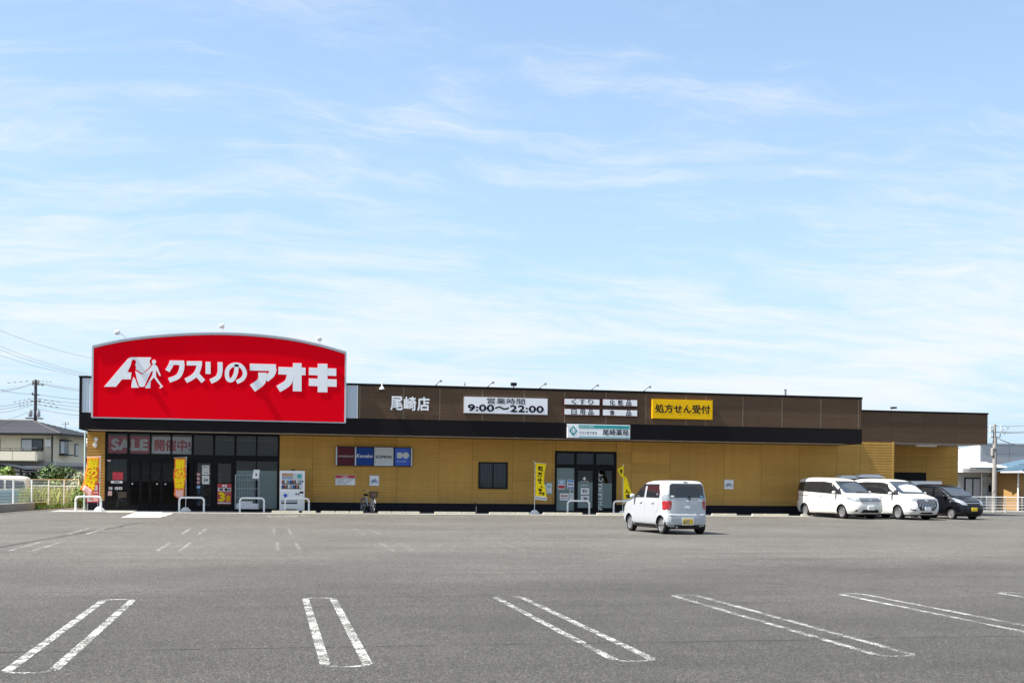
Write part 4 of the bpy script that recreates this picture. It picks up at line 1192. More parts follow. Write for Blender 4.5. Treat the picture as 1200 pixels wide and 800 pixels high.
# flags: a cloth on a pole with a white water base
def flag_base(t, ph):
    MB().lathe([(.22, 0), (.22, .05), (.12, .16), (.05, .19)], axis='z', n=4).build('base', 'white', t)
    MB().tube([(0, 0, .18), (0, 0, ph)], .014, 8).build('pole', 'white_paint_metal', t, True)


def cloth(pts_fn, nu, nv, name, m_, parent, mask=None, th=.006):
    mb = MB()
    vs = [pts_fn(i / nu, j / nv) for j in range(nv + 1) for i in range(nu + 1)]
    fs = [(j * (nu + 1) + i, j * (nu + 1) + i + 1, (j + 1) * (nu + 1) + i + 1, (j + 1) * (nu + 1) + i) for j in range(nv) for i in range(nu)]
    mb.add(vs, fs); o = mb.build(name, m_, parent, 60)
    so = o.modifiers.new('thickness', 'SOLIDIFY'); so.thickness = th; so.offset = 0
    return o


def cloth_text(s, fn, rects, m_, parent, bold=.0):
    """print characters on a cloth: each glyph mapped through the cloth's own surface"""
    mb = MB()
    for ch, (u0, u1, v0, v1) in zip(s, rects):
        v, f = text_geo(ch); lo, hi = v.min(0), v.max(0); uu = (v - lo) / np.maximum(hi - lo, 1e-3)
        offs = [(0, 0)] if not bold else [(0, 0), (bold, 0), (-bold, 0), (0, bold), (0, -bold)]
        for k, (dx, dz) in enumerate(offs):
            vs = []
            for a, b in uu:
                p = fn(u0 + (u1 - u0) * a + dx, v0 + (v1 - v0) * b + dz * .4); vs.append((p[0], p[1] - .008 - .0005 * k, p[2]))
            mb.add(vs, f)
    me = bpy.data.meshes.new('lettering'); me.from_pydata(mb.v, [], mb.f); me.materials.append(M(m_)); return link('lettering', me, parent)


def orange_flag(p, top, lb, bend, w, h, y=-1.0):
    x = XZ(p, 600, y)[0]; z0 = gz(y)
    t = thing('banner_flag', lb, 'flag', (x, y, z0), 0, 'orange and yellow sale flags')
    ph = XZ(p, top, y)[1] - z0
    flag_base(t, ph)
    def fn(u, v):
        zz = ph - .06 - h * (1 - v); k = (1 - v) ** 2
        return (-w + u * w * (1 - .10 * k) - bend * k * (1.0) + .02 * math.sin(9 * v + 3 * u), -.03 + .05 * math.sin(7 * v + 2.4 * u) * (1 - v) - .02 * u, zz + (.30 * h * (u - .55) * k * -1.0 if bend > .1 else -.10 * h * math.sin(math.pi * u) * k))
    c = cloth(fn, 8, 22, 'cloth', 'flag_orange', t)
    MB().tube([(-w - .02, 0, ph - .05), (.05, 0, ph - .01)], .01, 6).build('crossbar', 'white_paint_metal', t)
    for k in range(5):
        pz = ph - .1 - k * h / 5
        MB().box(-.02, .025, -.02, .015, pz - .02, pz + .02).build('clip', 'white', t)
    cloth_text('鮮の菜', fn, ((.08, .92, .70, .97), (.16, .84, .50, .68), (.06, .94, .22, .48)), 'flag_yellow', t, .035)
    def fn2(u, v):
        q_ = fn(.12 + .76 * u, .02 + .17 * v); return (q_[0], q_[1] - .014, q_[2])
    cloth(fn2, 5, 4, 'printed_band', 'pink', t, th=.003)
    return t


orange_flag(116.6, 534.2, 'orange flag with yellow lettering at the left shop corner', .26, .53, 1.62)
orange_flag(217.5, 535, 'orange flag with yellow lettering before the entrance doors', .0, .50, 1.60)


def yellow_flag(p, top, lb, w, h, y, twist):
    x = XZ(p, 600, y)[0]; z0 = gz(y)
    t = thing('banner_flag', lb, 'flag', (x, y, z0), 0, 'yellow prescription flags')
    ph = XZ(p, top, y)[1] - z0
    flag_base(t, ph)
    if not twist:
        fn = lambda u, v: (.02 + u * w * (.78 + .22 * abs(2 * v - 1)) + .03 * math.sin(6 * v) * u, -.05 - .07 * math.sin(3.5 * v + 2 * u) * u, ph - .05 - h * (1 - v) - .05 * u)
    else:
        def fn(u, v):
            k = abs(v - .70); wid = w * min(1, .16 + 1.25 * k)
            a = math.pi * (1 if v > .70 else 0) * min(1, k * 8)
            return (u * wid * math.cos(a) + (0 if v < .7 else -.0), -.05 - .10 * math.sin(math.pi * min(1, k * 4)) * u - .02 * u, ph - .06 - h * (1 - v) - (.18 * u if v > .7 else -.04 * u))
    cloth(fn, 8, 26, 'cloth', 'flag_yellow', t)
    for k in range(6): MB().box(-.02, .03, -.02, .015, ph - .1 - k * h / 6, ph - .06 - k * h / 6).build('clip', 'white', t)
    def fnw(u, v):
        q_ = fn(u, .10 * v); return (q_[0], q_[1] - .012, q_[2])
    cloth(fnw, 6, 3, 'white_band', 'white', t, th=.003)
    if not twist:
        MB().tube([(-.1, 0, ph + .03), (.0, 0, ph - .04), (w, -.05, ph - .08)], .009, 6).build('crossbar', 'white_paint_metal', t)
        cloth_text('処方せん受付', fn, ((.22, .78, .80, .93), (.20, .74, .63, .77), (.22, .70, .46, .60), (.50, .72, .34, .40), (.28, .60, .24, .31), (.30, .85, .14, .22)), 'ink', t, .02)
        cloth_text('尾崎薬局', fnw, ((.05, .28, .2, .8), (.3, .5, .2, .8), (.52, .72, .2, .8), (.74, .95, .2, .8)), 'ink', t)
    else:
        cloth_text('ん受', fn, ((.25, .8, .26, .36), (.3, .85, .13, .22)), 'ink', t, .025)
        cloth_text('処', fn, ((.3, .8, .85, .95),), 'ink', t, .025)
        cloth_text('尾崎薬局', fnw, ((.05, .28, .2, .8), (.3, .5, .2, .8), (.52, .72, .2, .8), (.74, .95, .2, .8)), 'ink', t)
    return t


yellow_flag(626.3, 540.8, 'yellow prescription flag hanging straight left of the pharmacy', .52, 1.66, -1.5, False)
yellow_flag(729.7, 543.5, 'yellow prescription flag twisted round its pole near the hatchback', .55, 1.75, -1.5, True)

# red stand sign at left corner
y = -.55; a = XZ(101.5, 565.5, y); b = XZ(116, 584, y)
s = thing('stand_sign', 'red and white poster stand behind the left orange flag', 'sign', (a[0], y, gz(y)))
w = b[0] - a[0]; h = a[1] - gz(y)
MB().prism([(0, .35), (w, .35), (w, h), (0, h)], 0, .03).build('panel', 'poster_red', s)
MB().tube([(.05, .015, 0), (.05, .015, .35)], .015, 6).tube([(w - .05, .015, 0), (w - .05, .015, .35)], .015, 6).box(0, w, -.15, .2, 0, .02).build('stand', 'galv', s)
text('お買得', .05, w - .05, h - .35, h - .08, 0, 'off_white', s, bold=.01); MB().box(.04, w * .48, -.006, -.0005, .4, .68).build('print', 'off_white', s); text('特', .08, w * .44, .43, .65, -.006, 'ink', s); MB().box(w * .52, w - .03, -.006, -.0005, .4, .68).build('print', 'pink', s); MB().box(.03, w - .03, -.006, -.0005, .74, .82).build('print', 'pink', s)


# water bottles stack seen behind door: blue crates
x, z = XZ(233, 590, .6)
t = thing('water_crate', 'blue crates of bottled water behind the left glass door', 'crate', (x - .35, .45, zg + .02))
for k in range(3): rbox(0, .42, 0, .4, k * .36, k * .36 + .34, .03).build('crate', 'sky_blue' if k != 1 else 'navy', t)
# shopping carts behind the left pane
def cart(x, y, lb, first=[None]):
    if first[0]:
        t = copy_tree(first[0]); t['label'] = lb; t.location = (x, y, zg + .02); return
    t = thing('shopping_cart', lb, 'trolley', (x, y, zg + .02), .1, 'shopping trolleys by the entrance'); first[0] = t
    MB().tube([(0, 0, .08), (.1, 0, .5), (.0, 0, .95), (0, .42, .95), (.1, .42, .5), (0, .42, .08)], .013, 6).tube([(.1, 0, .5), (.7, 0, .14)], .013, 6).tube([(.1, .42, .5), (.7, .42, .14)], .013, 6).build('frame', 'galv', t, True)
    rbox(.08, .62, .02, .40, .52, .80, .03).build('basket', 'tan', t, True)
    for xx, yy in ((0, 0), (0, .42), (.7, 0), (.7, .42)): MB().lathe([(.05, -.015), (.05, .015)], (xx, yy, .05), 'y', 10).build('wheel', 'rubber', t, True)


cart(-6.6, .4, 'shopping trolley with tan basket nearest the left pane'); cart(-6.35, 1.0, 'second shopping trolley behind the left pane')


# bicycle
def bicycle():
    x, y, z = XZ(431, 600, -1.6)[0], -1.6, gz(-1.6)
    t = thing('bicycle', 'silver city bicycle with dark front basket parked nose out by the wall', 'bicycle', (x + .02, y, z), R(-90 + 16))
    # local x is forward
    r = .33
    for k, cx_ in enumerate((.55, -.55)):
        wmb = MB(); n = 28
        wmb.tube([(cx_ + (r - .018) * math.cos(a), 0, r + (r - .018) * math.sin(a)) for a in np.linspace(0, 2 * math.pi, n)], .022, 7)
        wh = wmb.build('wheel', 'rubber', t, True)
        MB().tube([(cx_ + (r - .045) * math.cos(a), 0, r + (r - .045) * math.sin(a)) for a in np.linspace(0, 2 * math.pi, n)], .010, 6).build('rim', 'bike_silver', wh, True)
        sp = MB()
        for j in range(18):
            a = 2 * math.pi * j / 18; sp.tube([(cx_, .02 * (-1) ** j, r), (cx_ + (r - .05) * math.cos(a), 0, r + (r - .05) * math.sin(a))], .003, 3)
        sp.lathe([(.03, -.04), (.03, .04)], (cx_, 0, r), 'y', 8); sp.build('spokes', 'bike_silver', wh)
        MB().tube([(cx_ + (r + .02) * math.cos(a), 0, r + (r + .02) * math.sin(a)) for a in np.linspace(R(20 if k == 0 else 10), R(150 if k == 0 else 200), 14)], .028, 6).build('mudguard', 'bike_silver', t, True)
    MB().tube([(.55, .05, r), (.47, .05, .68), (.44, .0, .78)], .014, 7).tube([(.55, -.05, r), (.47, -.05, .68), (.44, 0, .78)], .014, 7).tube([(.45, 0, .66), (.40, 0, .92)], .018, 8).build('fork', 'bike_silver', t, True)
    MB().tube([(.42, 0, .72), (.2, 0, .42), (-.08, 0, .32)], .022, 8).tube([(-.08, 0, .30), (-.22, 0, .72)], .018, 8).tube([(-.08, .03, .3), (-.55, .05, r)], .012, 6).tube([(-.08, -.03, .3), (-.55, -.05, r)], .012, 6).tube([(-.2, 0, .66), (-.55, .05, r)], .01, 6).tube([(-.2, 0, .66), (-.55, -.05, r)], .01, 6).build('frame', 'bike_silver', t, True)
    MB().tube([(.18, .29, 1.0), (.30, .28, 1.02), (.40, .12, .96), (.41, 0, .92), (.40, -.12, .96), (.30, -.28, 1.02), (.18, -.29, 1.0)], .012, 7).build('handlebar', 'bike_silver', t, True)
    for s_ in (1, -1): MB().tube([(.17, s_ * .29, 1.0), (.30, s_ * .28, 1.02)], .02, 8).build('grip', 'rubber', t, True)
    mb = MB()   # basket: wire hoops and uprights
    b0, b1 = .50, .80
    for zz, e in ((.70, .0), (.80, .02), (.88, .03), (.96, .045)):
        mb.tube([(b0, -.13 - e, zz), (b1 - .06 + e, -.13 - e, zz), (b1 - .06 + e, .13 + e, zz), (b0, .13 + e, zz), (b0, -.13 - e, zz)], .008, 5)
    for i in range(9):
        yy = -.14 + i * .035; mb.tube([(b1 - .06, yy * .9, .70), (b1 - .02, yy * 1.2, .96)], .006, 4); mb.tube([(b0, yy * .9, .70), (b0, yy * 1.2, .96)], .006, 4); mb.tube([(b0, yy * .9, .70), (b1 - .06, yy * .9, .70)], .006, 4)
    for i in range(6):
        for s_ in (-1, 1): mb.tube([(b0 + i * .048, s_ * .13, .70), (b0 + i * .054, s_ * .172, .96)], .006, 4)
    mb.build('basket', 'trim_dark', t)
    rbox(.52, .76, -.13, .13, .71, .84, .04).build('basket_liner', 'bark', t, True)
    MB().ball((-.24, 0, .80), (.14, .09, .045), 12).ball((-.36, 0, .80), (.07, .11, .05), 10).build('saddle', 'rubber', t, True)
    MB().tube([(-.21, 0, .66), (-.24, 0, .79)], .014, 6).build('seat_post', 'bike_silver', t, True)
    MB().lathe([(.09, -.01), (.09, .01)], (-.08, .05, .3), 'y', 14).tube([(-.08, .06, .3), (.0, .08, .16)], .01, 5).box(-.04, .06, .06, .15, .145, .17).tube([(-.08, -.06, .3), (-.16, -.08, .44)], .01, 5).box(-.2, -.1, -.15, -.06, .43, .455).build('crank', 'trim_dark', t)
    MB().tube([(-.55, .08, r), (-.62, .16, .01)], .01, 5).tube([(-.55, -.08, r), (-.62, -.16, .01)], .01, 5).build('stand', 'bike_silver', t)
    MB().ball((.60, 0, .66), (.04, .035, .035), 8).build('headlamp', 'chrome', t, True); MB().box(-.9, -.88, -.03, .03, .55, .62).build('rear_reflector', 'lamp_red', t)


bicycle()
x = XZ(558, 598, -.6)[0]
t = thing('hose_stand', 'low bent metal water standpipe by the plinth below the window', 'standpipe', (x, -.6, gz(-.6)))
MB().tube([(0, 0, 0), (0, 0, .30)], .02, 8).build('pipe', 'galv', t); MB().tube([(0, 0, .30), (-.0, 0, .42), (-.07, 0, .48), (-.1, 0, .40)], .022, 8).build('tap', 'black', t, True)


# ------------------------------------------------------------------ vehicles
def car(name, label, cat, loc, heading, keys, paint, axles, track, tr, tw, feats, n=6.0, spoke=6, arch=.05, hub='alloy', group=None):
    """body = a stack of rounded plan outlines (z, x_front, x_rear, half width); every window, lamp and panel lies on that surface"""
    t = thing(name, label, cat, (loc[0], loc[1], loc[2]), heading, group)
    K = np.array(keys, float)
    zs = []
    for a, b in zip(K[:-1, 0], K[1:, 0]): zs += list(np.linspace(a, b, 3)[:-1])
    zs.append(K[-1, 0])
    def sl(z): return [np.interp(z, K[:, 0], K[:, i]) for i in (1, 2, 3)]
    NT_ = 72; vs = []
    for z in zs:
        xf, xr, w = sl(z); xc, a = (xf + xr) / 2, (xf - xr) / 2
        for j in range(NT_):
            th = 2 * math.pi * (j + .5) / NT_; c, s = math.cos(th), math.sin(th)
            vs.append((xc + a * math.copysign(abs(c) ** (2 / n), c), w * math.copysign(abs(s) ** (2 / n), s), z))
    L = len(zs)
    fs = [(i * NT_ + j, i * NT_ + (j + 1) % NT_, (i + 1) * NT_ + (j + 1) % NT_, (i + 1) * NT_ + j) for i in range(L - 1) for j in range(NT_)]
    fs += [tuple(range(NT_ - 1, -1, -1)), tuple(range((L - 1) * NT_, L * NT_))]
    me0 = MB().add(vs, fs).mesh('body', [paint, 'trim_dark'])
    bo = bpy.data.objects.new('body', me0); COL.objects.link(bo)
    cut = MB()
    for ax in axles:
        for s in (1, -1):
            cut.lathe([(tr + arch, s * (track - tw - .02)), (tr + arch, s * 1.3)], (ax, 0, tr), 'y', 32)
    cme = cut.mesh('arch_cutter', 'trim_dark'); co = bpy.data.objects.new('arch_cutter', cme); COL.objects.link(co)
    md = bo.modifiers.new('b', 'BOOLEAN'); md.operation = 'DIFFERENCE'; md.object = co; md.solver = 'EXACT'
    try: md.material_mode = 'TRANSFER'
    except Exception: pass
    me = bpy.data.meshes.new_from_object(bo.evaluated_get(bpy.context.evaluated_depsgraph_get()))
    bpy.data.objects.remove(bo); bpy.data.objects.remove(co)
    me.name = 'body'; me.polygons.foreach_set('use_smooth', [True] * len(me.polygons)); me.set_sharp_from_angle(angle=R(32))
    body = link('body', me, t)
    def surf(kind, p, q_, off):
        xf, xr, w = sl(q_); xc, a = (xf + xr) / 2, (xf - xr) / 2
        if kind in 'LR':
            u = min(.9999, abs(p - xc) / a); yy = w * (1 - u ** n) ** (1 / n) + off
            return (p, yy if kind == 'L' else -yy, q_)
        u = min(.9999, abs(p) / w); xx = a * (1 - u ** n) ** (1 / n) + off
        return (xc + xx, p, q_) if kind == 'F' else (xc - xx, p, q_)
    def patch(kind, poly, off, nm_, m_, par, rnd=.03, depth=.02):
        P = [np.array(p, float) for p in poly]; out = []
        for i, p in enumerate(P):
            a, b = P[i - 1], P[(i + 1) % len(P)]; la, lb_ = np.linalg.norm(a - p), np.linalg.norm(b - p)
            r_ = min(rnd, la * .4, lb_ * .4); s_, e_ = p + (a - p) / la * r_, p + (b - p) / lb_ * r_
            for k in range(4):
                u = k / 3; out.append((1 - u) ** 2 * s_ + 2 * u * (1 - u) * p + u * u * e_)
        ring = []
        for i, p in enumerate(out):
            b = out[(i + 1) % len(out)]; k = max(1, int(np.linalg.norm(b - p) / .07))
            ring += [p + (b - p) * j / k for j in range(k)]
        c = sum(ring) / len(ring); N = len(ring); vs_ = []; fs_ = []
        lev = [1, .8, .55, .28]
        vs_ += [surf(kind, p[0], p[1], -depth) for p in ring]
        for l in lev: vs_ += [surf(kind, *(c + (p - c) * l), off) for p in ring]
        vs_.append(surf(kind, *c, off))
        for r0 in range(len(lev)):
            for j in range(N): fs_.append((r0 * N + j, r0 * N + (j + 1) % N, (r0 + 1) * N + (j + 1) % N, (r0 + 1) * N + j))
        e = len(vs_) - 1
        for j in range(N): fs_.append((len(lev) * N + j, len(lev) * N + (j + 1) % N, e))
        return MB().add(vs_, fs_).build(nm_, m_, par, 35)
    parts = {'body': body, None: t}
    for fdef in feats:
        kind, nm_, poly, off, m_ = fdef[:5]; opt = fdef[5] if len(fdef) > 5 else {}
        for kk in kind:
            pl = [(-p, z) for p, z in poly] if opt.get('neg') else poly
            o = patch(kk, pl, off, nm_, m_, parts.get(opt.get('par') and opt['par'] + (kk if kk in 'LR' else ''), t), opt.get('r', .03), opt.get('d', .02))
            if opt.get('key'): parts[opt['key'] + (kk if kk in 'LR' else '')] = o
            if opt.get('mir'): patch(kk, [(-p, z) for p, z in poly], off, nm_, m_, t, opt.get('r', .03), opt.get('d', .02))
    for ax in axles:
        for s in (1, -1):
            y0, y1 = s * (track - tw), s * track
            prof = [(tr * .62, y0), (tr * .93, y0), (tr, y0 + s * .02), (tr, y1 - s * .02), (tr * .94, y1), (tr * .68, y1 - s * .004), (tr * .62, y1 - s * .03)]
            wh = MB().lathe(prof, (ax, 0, tr), 'y', 28).build('wheel', 'rubber', t, 50)
            MB().lathe([(tr * .63, y1 - s * .06), (tr * .3, y1 - s * .055)], (ax, 0, tr), 'y', 24).build('brake_drum', 'trim_dark', wh)
            rm = MB(); rm.lathe([(tr * .60, y1 - s * .04), (tr * .70, y1 - s * .012), (tr * .66, y1 + s * .002), (tr * .60, y1 - s * .012)], (ax, 0, tr), 'y', 28)
            for k in range(spoke):
                a = 2 * math.pi * k / spoke + .3; ca, sa = math.cos(a), math.sin(a); pa, pb = -sa, ca
                r0_, r1_, w0, w1 = tr * .12, tr * .63, tr * .12, tr * .085
                ys = (y1 - s * .018, y1 - s * .05)
                V = [(ax + ca * rr_ + pa * ww * e_, yy, tr + sa * rr_ + pb * ww * e_) for yy in ys for rr_, ww in ((r0_, w0), (r1_, w1)) for e_ in (-1, 1)]
                rm.add(V, [(0, 1, 3, 2), (4, 6, 7, 5), (0, 2, 6, 4), (1, 5, 7, 3), (0, 4, 5, 1), (2, 3, 7, 6)])
            rm.lathe([(tr * .2, y1 - s * .05), (tr * .2, y1 - s * .012), (tr * .1, y1 - s * .004)], (ax, 0, tr), 'y', 14)
            rm.build('rim', hub, wh, 40)
    return t, body, surf, patch


def mirror(t, x, y, z, m_):
    MB().ball((x, y, z), (.07, .10, .085), 10).build('wing_mirror', m_, t, True)
    s = 1 if y > 0 else -1
    MB().tube([(x, y - s * .02, z - .04), (x + .02, y - s * .16, z - .06)], .025, 6).build('mirror_stalk', 'trim_dark', t)


# --- silver white hatchback seen from behind
KEI = [(.20, 1.45, -1.50, .64), (.24, 1.60, -1.64, .69), (.35, 1.68, -1.69, .73), (.48, 1.70, -1.70, .7375), (.60, 1.69, -1.69, .7375), (.625, 1.685, -1.66, .735), (.80, 1.62, -1.652, .735), (.93, 1.46, -1.645, .732), (1.00, 1.12, -1.64, .728), (1.06, .92, -1.636, .722), (1.12, .82, -1.63, .715), (1.35, .50, -1.60, .675), (1.50, .26, -1.565, .645), (1.57, .05, -1.53, .615), (1.62, -.22, -1.44, .55), (1.645, -.5, -1.2, .42), (1.65, -.7, -1.0, .3)]
feats = [
    ('LR', 'front_door', [(.78, .32), (.74, 1.10), (.40, 1.50), (-.14, 1.53), (-.14, .32)], .004, 'car_silver_white', {'key': 'fd', 'd': .01, 'r': .05}),
    ('LR', 'rear_door', [(-.16, .32), (-.16, 1.53), (-1.10, 1.53), (-1.24, 1.25), (-1.14, .82), (-.94, .58), (-.90, .32)], .004, 'car_silver_white', {'key': 'rd', 'd': .01, 'r': .05}),
    ('LR', 'window', [(.72, 1.10), (.38, 1.48), (-.09, 1.495), (-.09, 1.11)], .010, 'car_glass', {'par': 'fd'}),
    ('LR', 'window', [(-.22, 1.11), (-.22, 1.495), (-1.04, 1.485), (-1.18, 1.26), (-1.17, 1.11)], .010, 'car_glass', {'par': 'rd'}),
    ('LR', 'door_visor', [(.38, 1.478), (.33, 1.53), (-1.05, 1.53), (-1.05, 1.485)], .022, 'trim_dark', {'r': .015}),
    ('LR', 'door_handle', [(.04, .94), (.20, .94), (.20, .985), (.04, .985)], .03, 'car_silver_white', {'par': 'fd', 'r': .02}),
    ('LR', 'door_handle', [(-.82, .94), (-.66, .94), (-.66, .985), (-.82, .985)], .03, 'car_silver_white', {'par': 'rd', 'r': .02}),
    ('LR', 'side_sill', [(.66, .21), (.66, .29), (-.92, .29), (-.92, .21)], .012, 'trim_dark', {'r': .02}),
    ('B', 'tailgate', [(-.56, .63), (.56, .63), (.60, 1.0), (.59, 1.56), (-.59, 1.56), (-.60, 1.0)], .005, 'car_silver_white', {'key': 'tg', 'd': .012, 'r': .06}),
    ('B', 'rear_window', [(-.585, 1.125), (.585, 1.125), (.555, 1.49), (.50, 1.545), (-.50, 1.545), (-.555, 1.49)], .012, 'car_glass', {'par': 'tg', 'r': .05}),
    ('B', 'bumper', [(-.70, .30), (.70, .30), (.71, .595), (-.71, .595)], .012, 'car_silver_white', {'d': .03, 'r': .04}),
    ('B', 'bumper_lip', [(-.70, .215), (.70, .215), (.70, .29), (-.70, .29)], .004, 'trim_dark', {'r': .02}),
    ('B', 'tail_lamp', [(.585, .78), (.715, .74), (.716, 1.02), (.595, 1.02)], .016, 'lamp_red', {'mir': 1, 'r': .025}),
    ('B', 'indicator_lamp', [(.598, 1.03), (.714, 1.03), (.712, 1.25), (.615, 1.22)], .014, 'lamp_clear', {'mir': 1, 'r': .025}),
    ('LR', 'tail_lamp', [(-1.57, .77), (-1.645, .75), (-1.635, 1.03), (-1.57, 1.02)], .010, 'lamp_red', {'r': .025}),
    ('LR', 'indicator_lamp', [(-1.57, 1.035), (-1.63, 1.035), (-1.615, 1.25), (-1.57, 1.23)], .010, 'lamp_clear', {'r': .025}),
    ('B', 'number_plate', [(-.20, .285), (.20, .285), (.20, .505), (-.20, .505)], .022, 'off_white', {'r': .02, 'key': 'np'}),
    ('B', 'plate_face', [(-.165, .312), (.165, .312), (.165, .478), (-.165, .478)], .027, 'plate_yellow', {'par': 'np', 'r': .012}),
    ('B', 'plate_print', [(-.05, .33), (.10, .33), (.08, .455), (-.07, .455)], .029, 'tan', {'par': 'np', 'r': .03}),
    ('B', 'plate_print', [(.10, .335), (.14, .335), (.14, .42), (.12, .42)], .030, 'trim_dark', {'par': 'np', 'r': .01}),
    ('B', 'plate_print', [(-.145, .37), (-.115, .37), (-.115, .40), (-.145, .40)], .030, 'trim_dark', {'par': 'np', 'r': .01}),
    ('B', 'grab_recess', [(-.10, .80), (.10, .80), (.09, .87), (-.09, .87)], .012, 'chrome', {'par': 'tg', 'r': .02}),
    ('B', 'emblem', [(-.04, 1.0), (.04, 1.0), (.04, 1.06), (-.04, 1.06)], .012, 'chrome', {'par': 'tg', 'r': .02}),
    ('B', 'badge', [(-.50, 1.02), (-.36, 1.02), (-.36, 1.05), (-.50, 1.05)], .010, 'chrome', {'par': 'tg', 'r': .008}),
    ('B', 'brake_lamp', [(-.07, 1.585), (.07, 1.585), (.06, 1.605), (-.06, 1.605)], .03, 'trim_dark', {'r': .01}),
    ('B', 'sticker', [(.44, 1.14), (.54, 1.14), (.54, 1.185), (.44, 1.185)], .016, 'off_white', {'par': 'tg', 'r': .01}),
    ('B', 'sticker', [(-.54, 1.14), (-.44, 1.14), (-.44, 1.185), (-.54, 1.185)], .016, 'sky_blue', {'par': 'tg', 'r': .01}),
    ('F', 'windscreen', [(-.62, 1.12), (.62, 1.12), (.55, 1.50), (-.55, 1.50)], .03, 'car_glass', {'r': .05}),
    ('F', 'headlamp', [(.45, .74), (.69, .76), (.70, .94), (.55, .90)], .02, 'lamp_clear', {'mir': 1}),
    ('F', 'grille', [(-.4, .72), (.4, .72), (.42, .85), (-.42, .85)], .02, 'trim_dark', {}),
]
wgx, wgy, _ = GP(770, 625.3)
t, body, surf, patch = car('parked_hatchback', 'silver white boxy hatchback seen from behind, alone in the middle of the lot', 'car', (wgx + .63, wgy + 1.27, 0.0), R(97), KEI, 'car_silver_white', (1.05, -1.27), .69, .275, .155, feats, 9, 9, arch=.035)
mirror(t, .62, .80, 1.13, 'car_silver_white'); mirror(t, .62, -.80, 1.13, 'car_silver_white')
MB().tube([(-1.665, .0, 1.11), (-1.66, -.10, 1.06), (-1.655, -.06, 1.18)], .014, 6).build('rear_wiper', 'trim_dark', t)
MB().tube([(-1.6, .35, .22), (-1.66, .35, .22)], .03, 8).build('exhaust', 'galv', t)
MB().box(-1.5, 1.5, -.55, .55, .16, .205).build('underbody', 'trim_dark', t)

# --- minivans, noses out
VAN = [(.22, 2.10, -2.15, .76), (.26, 2.26, -2.28, .82), (.40, 2.36, -2.36, .862), (.55, 2.38, -2.385, .8675), (.72, 2.36, -2.375, .8675), (.88, 2.29, -2.36, .866), (.98, 2.18, -2.35, .862), (1.04, 2.00, -2.345, .858), (1.10, 1.72, -2.34, .852), (1.15, 1.52, -2.335, .846), (1.40, 1.10, -2.31, .815), (1.62, .70, -2.26, .775), (1.72, .46, -2.21, .745), (1.79, .12, -2.12, .69), (1.84, -.4, -1.85, .56), (1.86, -.8, -1.5, .4), (1.865, -1.0, -1.3, .3)]


